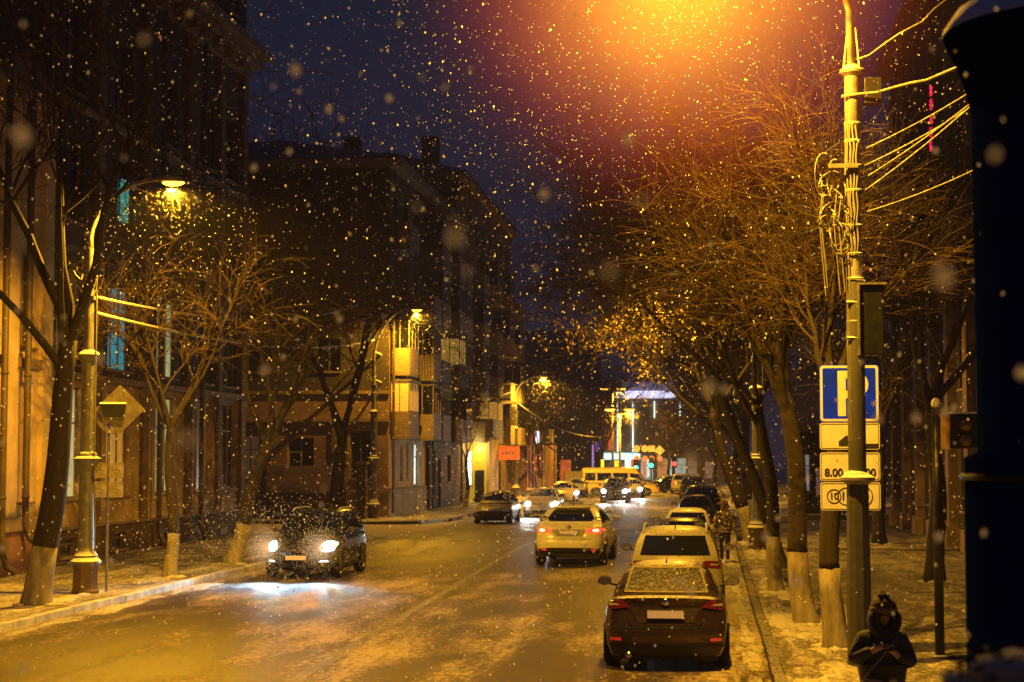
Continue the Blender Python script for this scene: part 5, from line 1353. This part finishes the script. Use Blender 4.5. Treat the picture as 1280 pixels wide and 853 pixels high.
# ---- snow-laden shrub at the lower right
def shrub():
    D = 5.5; p = at(1258, 830, D); rg = random.Random(12)
    root = thing('snowy_shrub', 'blurred snow-laden shrub in the lower right corner in front of the dark column', 'shrub', (p.x, D, KH))
    top = at(1235, 770, D).z - KH
    mb = MB(); lf = MB()
    for i in range(150):
        a = rg.uniform(0, 6.28); t = rg.random() ** .6; z = top * rg.uniform(.35, 1) ** .5; rr = .34 * (1 - .55 * (z / top) ** 4) * t
        c = (rr * math.cos(a), rr * math.sin(a) * .8, z - .10 - .1 * t)
        mb.blob(c, (rg.uniform(.06, .16), rg.uniform(.06, .16), rg.uniform(.025, .06)), 2, .25, rg)
    for i in range(5200):
        a = rg.uniform(0, 6.28); z = top * rg.uniform(.05, 1); t = rg.random() ** .5; rr = .34 * (1 - .5 * (z / top) ** 4) * t
        c = Vector((rr * math.cos(a), rr * math.sin(a) * .8, z - .1)); d = Vector((rg.uniform(-1, 1), rg.uniform(-1, 1), rg.uniform(-.5, .9))).normalized() * .05; e = d.orthogonal().normalized() * .007
        lf.add([c - e, c + e, c + d], [(0, 1, 2)])
    lf.build('needles', mat('dark_needles', (.02, .035, .02), .8), root)
    ms = mat('shrub_snow', (.7, .7, .72), .9, 0, .2, 9, .6, 30); nt = ms.node_tree; tr_ = N(nt, 'ShaderNodeBsdfTranslucent'); tr_.inputs[0].default_value = (.8, .8, .82, 1); mx = nt.nodes.new('ShaderNodeMixShader'); mx.inputs[0].default_value = .55
    nt.links.new(nt.nodes['Principled BSDF'].outputs[0], mx.inputs[1]); nt.links.new(tr_.outputs[0], mx.inputs[2]); nt.links.new(mx.outputs[0], nt.nodes['Material Output'].inputs[0])
    mb.build('snow_clump', ms, root, True)
    m = MB()
    for i in range(6): m.tube([(0, 0, 0), (rg.uniform(-.4, .4), rg.uniform(-.3, .3), top * .8)], .02, 5)
    m.build('stem', M_dark, root)
shrub()

# ================================================================== TREES
M_bark = mat('wet_bark', (.028, .020, .016), .85, 0, .45, 9, .7, 30, snow=.18, snow_t=.45, stretch=(1, 1, .25))
M_twig = mat('twig_bark', (.052, .029, .016), .8, 0, .5, 3, snow=.16, snow_t=.6)
M_wash = mat('limewashed_bark', (.27, .24, .20), .9, 0, .6, 6, .7, 26, stretch=(1, 1, .3))
def tree(x, y, label, H=13, r0=.22, lean=(0, 0), fork=3.2, seed=1, spread=1.0, bias=(0, 0), wash=1.15, density=1.0, leaves=0, group='bare street trees', twig_r=.011, droop=.25, z0=KH, levels=3):
    rg = random.Random(seed)
    root = thing('street_tree', label, 'tree', (x, y, z0), 0, group)
    trunk = MB(); crown = MB(); tips = []
    # trunk path
    pts = []; n = 9
    for i in range(n + 1):
        t = i / n; pts.append(Vector((lean[0] * t + .06 * math.sin(t * 7 + seed), lean[1] * t + .05 * math.sin(t * 5 + seed * 2), fork * t)))
    def tr(z): return r0 * (1 - .35 * z / fork) + r0 * .30 * math.exp(-z / .15)
    cut = next(i for i, p in enumerate(pts) if p.z >= wash) if wash else 0
    def rings(P, m, nm):
        q = MB(); q.tube([tuple(p) for p in P], [tr(max(0, p.z)) for p in P], 12)
        rr = random.Random(seed + 5); q.v = [(a + rr.uniform(-.012, .012), b + rr.uniform(-.012, .012), c) for a, b, c in q.v]
        return q.build(nm, m, root, True)
    if wash:
        f = (wash - pts[cut - 1].z) / (pts[cut].z - pts[cut - 1].z); pc = pts[cut - 1].lerp(pts[cut], f)
        low = [pts[0] - Vector((0, 0, .06)), pts[0] + (pts[1] - pts[0]) * .15, pts[0] + (pts[1] - pts[0]) * .5] + pts[1:cut] + [pc]
        rings(low, M_wash, 'limewashed_trunk'); rings([pc] + pts[cut:], M_bark, 'trunk')
    else: rings(pts, M_bark, 'trunk')
    rtop = tr(fork)
    def limb(p, d, ln, r, lev):
        k = 7 if lev == 0 else 5 if lev == 1 else 4
        path = [p.copy()]; dirs = [d.copy()]
        for i in range(k):
            up = Vector((0, 0, 1)); d = (d + Vector((rg.uniform(-1, 1), rg.uniform(-1, 1), rg.uniform(-.6, .6))) * (.20 if lev < 2 else .28) + up * (.10 if lev < 2 else -.02 - droop * .4 * i / k) + Vector((bias[0], bias[1], 0)) * .05).normalized()
            p = p + d * ln / k; path.append(p.copy()); dirs.append(d.copy())
        rr = [max(twig_r * .55, r * (1 - .78 * i / k)) for i in range(k + 1)]
        (trunk if lev == 0 else crown).tube([tuple(q) for q in path], rr, 7 if lev == 0 else 5 if lev == 1 else 3, cap=False)
        if lev >= levels: tips.append((path, dirs)); return
        nb = int((9, 8, 6)[lev] * density) + 1
        for j in range(nb):
            t = rg.uniform(.22, 1.0) if lev else rg.uniform(.3, 1.0); i = min(k - 1, int(t * k)); q = path[i].lerp(path[i + 1], t * k - i) if i < k else path[-1]
            dd = dirs[i]; o = dd.orthogonal().normalized(); o = Matrix.Rotation(rg.uniform(0, 6.28), 3, dd) @ o
            nd = (dd * rg.uniform(.45, .9) + o * rg.uniform(.5, .95) * spread + Vector((0, 0, .15))).normalized()
            limb(q, nd, ln * rg.uniform(.42, .68), max(twig_r, rr[i] * rg.uniform(.45, .62)), lev + 1)
        limb(path[-1], dirs[-1], ln * .55, max(twig_r, rr[-1]), lev + 1)
    nl = 4 if r0 < .2 else 5
    for j in range(nl):
        a = 2 * math.pi * j / nl + rg.uniform(-.4, .4); out = rg.uniform(.32, .75) * spread
        d = Vector((math.cos(a) * out + bias[0], math.sin(a) * out + bias[1], 1)).normalized()
        limb(pts[-1 if j < 3 else -2] - Vector((0, 0, .05)), d, (H - fork) * rg.uniform(.52, .66), rtop * rg.uniform(.5, .72), 0)
    q = MB(); q.v = trunk.v; q.f = trunk.f; q.mi = trunk.mi; q.build('limbs', M_bark, root, True)
    crown.build('crown', M_twig, root)
    if leaves:
        lf = MB()
        for i in range(leaves):
            path, dirs = rg.choice(tips); p = rg.choice(path) + Vector((rg.uniform(-.12, .12), rg.uniform(-.12, .12), rg.uniform(-.15, .05)))
            a = Vector((rg.uniform(-1, 1), rg.uniform(-1, 1), rg.uniform(-1, 1))).normalized() * rg.uniform(.05, .09); b = a.orthogonal().normalized() * rg.uniform(.03, .05)
            lf.add([p - a, p - b, p + a, p + b], [(0, 1, 2, 3)])
        lf.build('leaves', mat('dry_leaves', (.34, .26, .08), .7, 0, .4, 3), root)
    # trampled snow collar at the foot
    mb = MB()
    for i in range(9):
        a = rg.uniform(0, 6.28); mb.blob((r0 * 1.45 * math.cos(a), r0 * 1.45 * math.sin(a), 0), (rg.uniform(.08, .2), rg.uniform(.08, .2), rg.uniform(.03, .06)), 2, .3, rg)
    mb.build('snow_collar', M_snow2, root, True)
    return root
M_snow2 = mat('dirty_snow', (.50, .48, .46), .9, 0, .3, 5, .6, 25)
GL = 'bare trees along the left pavement'; GR = 'bare trees along the right pavement'
tree(-13.1, 33.5, 'dark bare tree nearest on the left with a limewashed foot, left of the cast lamp', 14, .27, (.55, 0), 5.2, 11, 1.0, (-.15, -.1), 1.15, .6, group=GL, twig_r=.011)
tree(-12.97, 41.6, 'slim forked bare tree with bright limewashed foot between the road sign and the dark suv', 9.5, .16, (-.05, 0), 3.6, 12, 1.1, (.15, 0), 1.05, .7, group=GL)
tree(-12.95, 46.8, 'dark bare tree leaning right with a pale foot just left of the dark suv', 11, .23, (1.1, 0), 3.6, 13, .95, (.1, .1), 1.1, .6, group=GL)
tree(-13.3, 62.0, 'dark bare tree rising directly behind the dark suv with headlights', 13.5, .27, (.15, 0), 3.9, 14, .9, (0, 0), 1.1, .55, group=GL, twig_r=.014)
tree(1.80, 27.2, 'thick bare tree with limewashed foot right behind the near lamp post', 8.6, .18, (.06, 0), 3.9, 21, .95, (-.05, .2), 1.2, .95, group=GR, twig_r=.006)
tree(1.62, 31.0, 'bare tree with limewashed foot leaning slightly left, second on the right pavement', 9.6, .20, (-.30, 0), 4.0, 22, 1.05, (-.15, .2), 1.25, 1.05, group=GR, twig_r=.007)
tree(1.42, 38.2, 'bare tree standing directly behind the second one on the right pavement', 10.2, .16, (-.35, 0), 4.0, 23, 1.15, (-.35, .1), 1.2, 1.15, group=GR, twig_r=.008)
tree(1.85, 46.0, 'bare tree just before the decorated lamp on the right pavement', 12.8, .18, (-1.7, 0), 5.0, 24, 1.2, (-.35, 0), 1.2, 1.1, group=GR, twig_r=.011)
tree(1.35, 60.5, 'tree still carrying yellowed leaves around the lit lamp on the right', 13, .24, (-1.3, 0), 4.4, 25, 1.1, (-.3, 0), 1.2, 1.0, leaves=7000, group=GR, twig_r=.013)
tree(1.60, 72, 'bare tree beyond the leafy one on the right pavement', 13, .24, (-.3, 0), 4.2, 26, 1.1, (-.2, 0), 1.2, .8, leaves=1200, group=GR, twig_r=.016)
tree(1.5, 88, 'bare tree by the no-stopping sign on the right pavement', 13, .24, (-.4, 0), 4.2, 27, 1.1, (-.2, 0), 1.2, .7, leaves=1500, group=GR, twig_r=.02)
tree(1.7, 106, 'small-looking far tree on the right pavement before the distant lamp', 12, .24, (-.3, 0), 3.8, 28, 1.1, (-.2, 0), 1.2, .6, leaves=900, group=GR, twig_r=.024)
tree(1.8, 128, 'farthest tree of the right pavement row', 12, .24, (0, 0), 3.6, 29, 1.1, (-.1, 0), 1.2, .6, group=GR, twig_r=.028)
tree(-14.0, 101, 'thin bare tree before the balconies of the corner house', 9, .13, (0, 0), 2.8, 30, .9, (0, 0), 1.0, .5, group=GL, twig_r=.018)
tree(-13.9, 143, 'bare tree in the haze left of the minibus', 12, .22, (0, 0), 3.2, 31, 1.1, (.1, 0), 1.2, .6, group=GL, twig_r=.028)
tree(-10.6, 172, 'hazy bare tree in front of the violet sign', 12, .24, (0, 0), 3.2, 32, 1.1, (0, 0), 0, .6, group='bare trees by the far square', twig_r=.03)
tree(-4.4, 186, 'hazy bare tree in front of the shopping centre strips', 8, .2, (0, 0), 2.8, 33, 1.1, (0, 0), 0, .5, group='bare trees by the far square', twig_r=.03)
tree(.4, 178, 'hazy bare tree right of the lit shopping centre', 12, .24, (0, 0), 3.2, 34, 1.1, (0, 0), 0, .7, group='bare trees by the far square', twig_r=.03)
tree(5.6, 60, 'dark tree standing back near the pillared house on the right', 12, .22, (0, 0), 3.8, 35, 1.0, (0, 0), 0, .8, group='bare trees near the right-hand house', twig_r=.013)
tree(5.2, 42, 'dark bare tree behind the parking signs close to the pillared house', 13, .22, (0, 0), 4.2, 36, 1.0, (0, 0), 0, .8, group='bare trees near the right-hand house', twig_r=.010)
tree(-24, 92, 'bare treetop showing above the roof of the corner house', 21.5, .35, (0, 0), 8, 37, .8, (0, 0), 0, .5, group='bare trees behind the houses', twig_r=.022)
# ================================================================== PEOPLE
def skin_mesh(name, verts, edges, radii, m, parent, root_i=0, sub=2):
    me = bpy.data.meshes.new(name); me.from_pydata([tuple(v) for v in verts], edges, [])
    o = link(name, me, parent, m)
    sk = o.modifiers.new('skin', 'SKIN'); sk.use_smooth_shade = True
    me_sv = me.skin_vertices[0].data
    for i, r in enumerate(radii):
        me_sv[i].radius = (r, r) if not isinstance(r, tuple) else r
        me_sv[i].use_root = (i == root_i)
    s = o.modifiers.new('sub', 'SUBSURF'); s.levels = sub; s.render_levels = sub
    return o
M_skin = mat('skin', (.42, .24, .17), .6, 0, .1, 10)
M_coat = mat('navy_padded_coat', (.02, .028, .055), .75, 0, .3, 9, .6, 18)
M_trous = mat('dark_trousers', (.016, .016, .02), .85)
M_boot = mat('dark_boots', (.02, .017, .015), .6)
M_knit = mat('brown_knit', (.10, .065, .05), .95, 0, .7, 45, .9, 60)
class Sk:
    def __init__(s): s.v = []; s.e = []; s.r = []
    def p(s, co, r, prev=None):
        s.v.append(Vector(co)); s.r.append(r); i = len(s.v) - 1
        if prev is not None: s.e.append((prev, i))
        return i
def arm(s, sh, el, wr, prev, r=(.05, .042, .03), fingers=True, hd=None, curl=.6):
    a = s.p(sh, r[0], prev); a1 = s.p(Vector(sh).lerp(Vector(el), .5), (r[0] + r[1]) / 2, a); b = s.p(el, r[1], a1); b1 = s.p(Vector(el).lerp(Vector(wr), .5), r[1] * .9, b); c = s.p(wr, r[2], b1)
    if fingers:
        d = (Vector(wr) - Vector(el)).normalized() if hd is None else Vector(hd).normalized()
        side = d.cross(Vector((0, 0, 1)));  side = side.normalized() if side.length > .1 else Vector((1, 0, 0))
        up = side.cross(d).normalized()
        palm = s.p(Vector(wr) + d * .055, (.038, .022), c)
        for k, (off, ln) in enumerate(((-.030, .068), (-.010, .078), (.010, .074), (.029, .058))):
            q0 = s.p(Vector(wr) + d * .095 + side * off, .0105, palm)
            q1 = s.p(s.v[q0] + d * ln * .45 - up * ln * .15 * curl, .0095, q0); q2 = s.p(s.v[q1] + d * ln * .25 - up * ln * .35 * curl, .0085, q1); s.p(s.v[q2] - up * ln * .3 * curl + d * .006, .007, q2)
        t0 = s.p(Vector(wr) + d * .04 - side * .04, .012, palm); t1 = s.p(s.v[t0] + d * .03 - side * .02 - up * .01, .010, t0); s.p(s.v[t1] + d * .025 - up * .012, .008, t1)
    return c
def person_near():
    D = 17.6; c = at(1103, 800, D)
    root = thing('person', 'person in dark hooded coat and bobble hat looking at a phone by the near post', 'person', (c.x, D, KH * 0), R(6))
    z = lambda yp: at(1103, yp, D).z
    s = Sk()   # facing -y (towards the camera)
    pel = s.p((0, .02, .86), (.15, .11)); sp = s.p((0, .02, 1.02), (.13, .10), pel); ch = s.p((0, .01, 1.20), (.15, .11), sp); nk0 = s.p((0, -.01, 1.31), .07, ch)
    nk = s.p((0, -.035, 1.37), .05, nk0); h0 = s.p((0, -.075, 1.42), (.06, .07), nk); h1 = s.p((0, -.095, 1.48), (.074, .088), h0); s.p((0, -.07, 1.565), (.06, .07), h1)
    arm(s, (-.17, .02, 1.25), (-.27, -.02, 1.04), (-.09, -.20, 1.17), ch, hd=(.55, -.35, .25))
    arm(s, (.17, .02, 1.25), (.25, -.03, 1.00), (.07, -.22, 1.13), ch, hd=(-.5, -.35, .35))
    for sx in (-1, 1):
        a = s.p((sx * .09, .02, .80), .085, pel); b = s.p((sx * .10, 0, .46), .055, a); cc = s.p((sx * .10, .03, .10), .04, b); d = s.p((sx * .10, -.02, .05), .04, cc); s.p((sx * .11, -.13, .04), .032, d)
    body = skin_mesh('body', s.v, s.e, s.r, M_skin, root)
    # face
    f = MB(); f.blob((0, -.185, 1.462), (.014, .022, .026), 2, 0); f.build('nose', M_skin, body, True)
    f = MB(); f.blob((-.03, -.175, 1.485), (.013, .008, .006), 2, 0); f.blob((.03, -.175, 1.485), (.013, .008, .006), 2, 0); f.build('eyes', mat('eye_dark', (.03, .02, .02), .3), body, True)
    f = MB(); f.blob((0, -.172, 1.425), (.024, .008, .006), 2, 0); f.build('mouth', mat('lips', (.30, .10, .08), .5), body, True)
    # coat with sleeves and skirt
    s = Sk()
    hem = s.p((0, .02, .58), (.25, .19)); a = s.p((0, .02, .80), (.235, .17), hem); b = s.p((0, .02, 1.0), (.20, .15), a); cst = s.p((0, .02, 1.17), (.20, .15), b); s.p((0, 0, 1.31), (.11, .10), cst)
    for sh, el, wr in (((-.19, .02, 1.23), (-.29, -.02, 1.03), (-.13, -.175, 1.15)), ((.19, .02, 1.23), (.27, -.03, .99), (.11, -.19, 1.11))):
        p0 = s.p(sh, .095, cst); p1 = s.p(el, .085, p0); p2 = s.p(wr, .055, p1)
    skin_mesh('coat', s.v, s.e, s.r, M_coat, root, 1)
    # hood: shell around the head, open at the face
    m = MB(); n = 20; vs = []; fs = []; rows = 12
    for i in range(rows + 1):
        th = R(28 + 150 * i / rows)     # angle from the forward axis
        for k in range(n):
            a = 2 * math.pi * k / n
            rx, rz = .125, .165
            vs.append((rx * math.sin(th) * math.cos(a) * 1.08, -.055 - .15 * math.cos(th) * (1 if math.cos(th) > 0 else .85), 1.445 + rz * math.sin(th) * math.sin(a) - .02))
    for i in range(rows):
        for k in range(n): k2 = (k + 1) % n; fs.append((i * n + k, i * n + k2, (i + 1) * n + k2, (i + 1) * n + k))
    m.add(vs, fs); h = m.build('hood', M_coat, root, True)
    so_ = h.modifiers.new('thick', 'SOLIDIFY'); so_.thickness = .025
    m = MB(); m.tube([(.135 * math.cos(R(a)), -.17 + .03 * math.sin(R(a)), 1.435 + .15 * math.sin(R(a))) for a in range(150, 391, 20)], .022, 8)
    m.build('hood_edge', mat('hood_lining', (.03, .024, .026), .95, 0, .5, 40, .8, 60), root, True)
    m = MB(); rg = random.Random(2)
    m.lathe([(.118, 1.50), (.128, 1.54), (.125, 1.58), (.108, 1.615), (.07, 1.64), (.02, 1.652)], (0, -.075, 0), 20); hat = m.build('knitted_hat', M_knit, root, True)
    m = MB(); m.lathe([(.124, 1.50), (.135, 1.515), (.135, 1.55), (.124, 1.565)], (0, -.08, 0), 20); m.build('hat_brim', mat('hat_brim_knit', (.20, .14, .10), .95, 0, .6, 60, .9, 60), hat, True)
    m = MB()
    for i in range(26): m.blob((rg.uniform(-.04, .04), -.075 + rg.uniform(-.04, .04), 1.672 + rg.uniform(-.03, .02)), (.026, .026, .024), 1, .3, rg)
    m.build('bobble', M_knit, hat, True)
    ob = skin_mesh('trousers', [(0, .02, .88), (-.095, .02, .78), (-.10, 0, .46), (-.10, .03, .14), (.095, .02, .78), (.10, 0, .46), (.10, .03, .14)], [(0, 1), (1, 2), (2, 3), (0, 4), (4, 5), (5, 6)], [.13, .10, .07, .06, .10, .07, .06], M_trous, root)
    for sx in (-1, 1): skin_mesh('boot', [(sx * .10, .03, .24), (sx * .10, .03, .075), (sx * .11, -.15, .055)], [(0, 1), (1, 2)], [.062, .062, .045], M_boot, root)
    # held and carried things
    ph = thing('phone', 'small phone with a pale screen held at the chest of the hooded person', 'phone', (c.x + .025, D - .275, 1.20))
    b = bevel(MB().box(-.035, .035, -.005, .005, -.07, .07).build('case', M_blackpl, ph), .004); MB().box(-.031, .031, .0055, .0075, -.062, .062).build('screen', emat('phone_screen', (.5, .62, .6), .35), ph)
    ph.rotation_euler = (R(-52), 0, R(8))
    bg = thing('shoulder_bag', 'small beige shoulder bag hanging on a thin strap at the hooded person\'s hip', 'bag', (c.x - .12, D - .22, .78))
    m = MB(); vs, fs = grid_box(lambda u, v, w_: (u * .11 * (1 - .12 * (2 * v - 1) ** 4), (w_ - .5) * .10 * (1 - .4 * abs(u) ** 4), (v - .5) * .19 * (1 - .15 * u ** 4)), 6, 6, 3); m.add(vs, fs); m.build('bag_body', mat('beige_leather', (.40, .30, .20), .6, 0, .3, 12), bg, True)
    m = MB(); m.tube([(-.09, 0, .09), (-.02, -.02, .18), (.10, -.01, .32), (.22, .06, .45), (.28, .18, .53)], .009, 6); m.build('strap', mat('grey_strap', (.16, .16, .16), .6), bg, True)
person_near()
def person_far():
    D = 52.0; c = at(906, 690, D)
    root = thing('person', 'pedestrian in a flower-patterned winter jacket walking away beside the parked cars', 'person', (c.x, D, .02), 0)
    s = Sk()
    pel = s.p((0, 0, .92), (.13, .10)); sp = s.p((0, 0, 1.1), (.12, .09), pel); ch = s.p((0, .02, 1.3), (.15, .10), sp); nk = s.p((0, .02, 1.45), .05, ch); h0 = s.p((0, .03, 1.53), (.07, .08), nk); s.p((0, .02, 1.64), (.07, .085), h0)
    arm(s, (-.17, .02, 1.36), (-.25, -.02, 1.1), (-.23, .08, .88), ch); arm(s, (.17, .02, 1.36), (.24, -.02, 1.1), (.22, .02, .86), ch)
    for sx, fy in ((-1, .10), (1, -.12)):
        a = s.p((sx * .08, 0, .86), .08, pel); b = s.p((sx * .085, fy * .7 + .04, .48), .055, a); cc = s.p((sx * .085, fy, .11), .04, b); d = s.p((sx * .085, fy + .02, .05), .038, cc); s.p((sx * .09, fy + .14, .04), .03, d)
    skin_mesh('body', s.v, s.e, s.r, M_skin, root)
    mj = bpy.data.materials.new('flowered_jacket'); mj.use_nodes = True; nt = mj.node_tree; v = N(nt, 'ShaderNodeTexVoronoi', Scale=16.0); nt.links.new(coords(nt, (1, 1, 1), 'Object'), v.inputs['Vector'])
    cc_ = mixc(nt, ramp(nt, v.outputs['Distance'], .25, .5), (.75, .60, .36), (.05, .04, .035)); nt.links.new(cc_, nt.nodes['Principled BSDF'].inputs['Base Color']); nt.nodes['Principled BSDF'].inputs['Roughness'].default_value = .8
    s = Sk(); hem = s.p((0, 0, .80), (.21, .16)); a = s.p((0, 0, 1.0), (.21, .16), hem); cst = s.p((0, .02, 1.28), (.20, .15), a); s.p((0, .02, 1.45), (.11, .10), cst)
    for sh, el, wr in (((-.2, .02, 1.34), (-.28, -.02, 1.1), (-.25, .06, .93)), ((.2, .02, 1.34), (.27, -.02, 1.1), (.25, .01, .91))):
        p0 = s.p(sh, .09, cst); p1 = s.p(el, .08, p0); s.p(wr, .06, p1)
    skin_mesh('jacket', s.v, s.e, s.r, mj, root, 1)
    rg = random.Random(4); m = MB()
    for i in range(60):
        a = rg.uniform(0, 6.28); b = rg.uniform(-1.2, 1.5); m.blob((.115 * math.cos(a) * math.cos(b), .02 + .115 * math.sin(a) * math.cos(b), 1.58 + .14 * math.sin(b)), (.045, .045, .045), 1, .3, rg)
    m.build('furry_hood', mat('hood_fur', (.26, .18, .10), .95, 0, .6, 30), root, True)
    s = Sk(); p0 = s.p((0, 0, .9), .12)
    for sx, fy in ((-1, .10), (1, -.12)): a = s.p((sx * .085, 0, .84), .09, p0); b = s.p((sx * .085, fy * .7 + .04, .48), .07, a); s.p((sx * .085, fy, .16), .055, b)
    skin_mesh('trousers', s.v, s.e, s.r, M_trous, root)
    for sx, fy in ((-1, .10), (1, -.12)): skin_mesh('boot', [(sx * .085, fy, .22), (sx * .085, fy, .07), (sx * .09, fy + .15, .05)], [(0, 1), (1, 2)], [.058, .058, .042], M_boot, root)
    bg = thing('carrier_bag', 'small white carrier bag in the right hand of the walking pedestrian', 'bag', (c.x + .26, D, .62))
    vs, fs = grid_box(lambda u, v, w_: (u * .10 * (1 - .2 * v), (w_ - .5) * .12 * (1 - .5 * v), (v - .5) * .3), 4, 4, 3); MB().add(vs, fs).build('bag_body', mat('white_plastic_bag', (.7, .7, .7), .4), bg, True)
    MB().tube([(-.04, 0, .15), (-.02, 0, .24), (.02, 0, .24), (.04, 0, .15)], .008, 5).build('handle', mat('white_plastic_bag', (.7, .7, .7)), bg)
person_far()

# ================================================================== FALLING SNOW
def snow():
    rg = random.Random(99); vs = []; fs = []
    octa = [(1, 0, 0), (-1, 0, 0), (0, 1, 0), (0, -1, 0), (0, 0, 1), (0, 0, -1)]
    of = [(0, 2, 4), (2, 1, 4), (1, 3, 4), (3, 0, 4), (2, 0, 5), (1, 2, 5), (3, 1, 5), (0, 3, 5)]
    def flake(x, y, z, r):
        if z < .02: return
        n = len(vs); t = rg.uniform(-.3, .3)
        for a, b, c in octa: vs.append((x + (a + t * c) * r, y + b * r, z + c * r * 1.35))
        fs.extend((i + n, j + n, k + n) for i, j, k in of)
    for i in range(NSNOW):
        D = 6.0 + 92 * rg.random() ** .8
        x = rg.uniform(-.50 * D - 1.5, .27 * D + 1.5); z = rg.uniform(.05, min(20, 3.4 + .30 * D))
        if x < -18.2 and D > 29: continue
        r = rg.uniform(.38, 1.0) ** 2.4 * (.0082 + D * .00031)
        flake(x, D, z, r)
    for i in range(110):     # flakes close to the lens, out of focus
        D = rg.uniform(1.8, 6.0); x = rg.uniform(-.45 * D, .22 * D); z = rg.uniform(3 - .15 * D, 3 + .28 * D)
        flake(x, D, z, rg.uniform(.004, .010))
    def halo_flakes(c, R_, n, r, down=1.0):      # extra flakes added round a lamp to build its halo
        for i in range(n):
            d = Vector((rg.gauss(0, 1), rg.gauss(0, 1), rg.gauss(0, 1))).normalized() * R_ * rg.random() ** .55
            flake(c[0] + d.x, c[1] + d.y, c[2] + d.z * down - R_ * .15, r * rg.uniform(.6, 1.3))
    halo_flakes((-.37, 23.1, 9.5), 4.2, 3600, .0046)
    halo_flakes((-11.5, 36.4, 8.7), 2.2, 520, .0065); halo_flakes((-14.0, 82.8, 9.4), 2.4, 250, .011); halo_flakes((-12.3, 130, 8.6), 2.8, 220, .016)
    halo_flakes((-.55, 56.4, 8.6), 2.4, 700, .011)
    for hx, hy, hz, R_, n, r in ((-10.82, 42.5, .80, .55, 14000, .0030), (-9.45, 42.5, .80, .55, 14000, .0030), (-9.2, 88.0, .66, .75, 2500, .004), (-7.95, 88.0, .66, .75, 2500, .004), (-7.0, 115.8, .8, .8, 1400, .005), (-5.7, 115.8, .8, .8, 1400, .005)):  # fine flakes added at the headlamps to make their glare
        for i in range(n):
            d = Vector((rg.gauss(0, 1), -abs(rg.gauss(0, 1)), rg.gauss(0, 1))).normalized() * R_ * rg.random() ** 1.2
            flake(hx + d.x, hy + d.y - .08, max(.05, hz + d.z), r * rg.uniform(.6, 1.3))
    for lx, ly, lz, R_, n, r in ((-11.45, 36.4, 8.75, 1.0, 1500, .0022), (-13.95, 82.8, 9.8, .9, 900, .004), (-12.3, 130, 8.75, 1.3, 900, .006), (-.6, 56.4, 8.3, .8, 700, .005), (-.6, 110, 8.7, 1.2, 400, .010), (-8.9, 160, 7.0, 1.3, 400, .014), (-7.4, 160, 7.0, 1.3, 400, .014), (-9.4, 182, 9.9, 1.8, 500, .017)):  # fine flakes added at the lamp bowls for a halo
        for i in range(n):
            d = Vector((rg.gauss(0, 1), rg.gauss(0, 1), rg.gauss(0, 1))).normalized() * R_ * rg.random() ** 1.1
            flake(lx + d.x, ly + d.y, lz + d.z, r * rg.uniform(.6, 1.3))
    for cx, cy, n, r in ((-10.1, 41.8, 2200, .0075), (-8.5, 84.5, 800, .014), (-6.3, 113, 500, .018)):
        for i in range(n): t = rg.random() ** 1.3; flake(cx + rg.gauss(0, 1.0 + t), cy - t * 4, rg.uniform(.1, 1.6 + t), r * rg.uniform(.5, 1.2))
    me = bpy.data.meshes.new('falling_snow'); me.from_pydata(vs, [], fs); me.update()
    m = bpy.data.materials.new('snowflake'); m.use_nodes = True; nt = m.node_tree; nt.nodes.clear()
    out = nt.nodes.new('ShaderNodeOutputMaterial'); d = N(nt, 'ShaderNodeBsdfDiffuse'); d.inputs[0].default_value = (.9, .9, .92, 1); t = N(nt, 'ShaderNodeBsdfTranslucent'); t.inputs[0].default_value = (.9, .9, .92, 1)
    mx = nt.nodes.new('ShaderNodeMixShader'); mx.inputs[0].default_value = .5; nt.links.new(d.outputs[0], mx.inputs[1]); nt.links.new(t.outputs[0], mx.inputs[2]); em = N(nt, 'ShaderNodeEmission'); em.inputs[0].default_value = (1, .50, .10, 1); em.inputs[1].default_value = .10; ad = nt.nodes.new('ShaderNodeAddShader'); nt.links.new(mx.outputs[0], ad.inputs[0]); nt.links.new(em.outputs[0], ad.inputs[1]); nt.links.new(ad.outputs[0], out.inputs[0]); m.cycles.emission_sampling = 'NONE'  # faint orange glow put into the flakes in place of lamp light
    tag(link('falling_snow', me, None, m), kind='stuff')
NSNOW = 32000
snow()

# ---- painted glow round the big lamp: a self-lit ball of orange air
def add_lamp_glow(c, R_, strength):
    bm = bmesh.new(); bmesh.ops.create_icosphere(bm, subdivisions=4, radius=R_); me = bpy.data.meshes.new('lamp_glow'); bm.to_mesh(me); bm.free()
    m = bpy.data.materials.new('lamp_glow_emission'); m.use_nodes = True; nt = m.node_tree; nt.nodes.clear(); out = nt.nodes.new('ShaderNodeOutputMaterial')
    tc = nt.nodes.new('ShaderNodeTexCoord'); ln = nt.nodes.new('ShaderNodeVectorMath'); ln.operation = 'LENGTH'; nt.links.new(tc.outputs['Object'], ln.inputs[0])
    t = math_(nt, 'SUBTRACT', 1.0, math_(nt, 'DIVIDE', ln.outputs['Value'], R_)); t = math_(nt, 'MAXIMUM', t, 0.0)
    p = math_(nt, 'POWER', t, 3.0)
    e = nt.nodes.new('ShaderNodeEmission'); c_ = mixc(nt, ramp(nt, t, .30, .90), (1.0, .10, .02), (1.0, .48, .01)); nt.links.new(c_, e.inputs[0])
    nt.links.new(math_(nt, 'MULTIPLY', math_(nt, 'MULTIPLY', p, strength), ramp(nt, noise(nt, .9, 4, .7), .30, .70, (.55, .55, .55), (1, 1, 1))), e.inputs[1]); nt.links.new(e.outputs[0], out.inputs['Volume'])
    o = link('lamp_glow', me, None, m, True, c); tag(o, kind='stuff'); return o
add_lamp_glow((-.37, 23.1, 9.6), 4.2, 1.35)
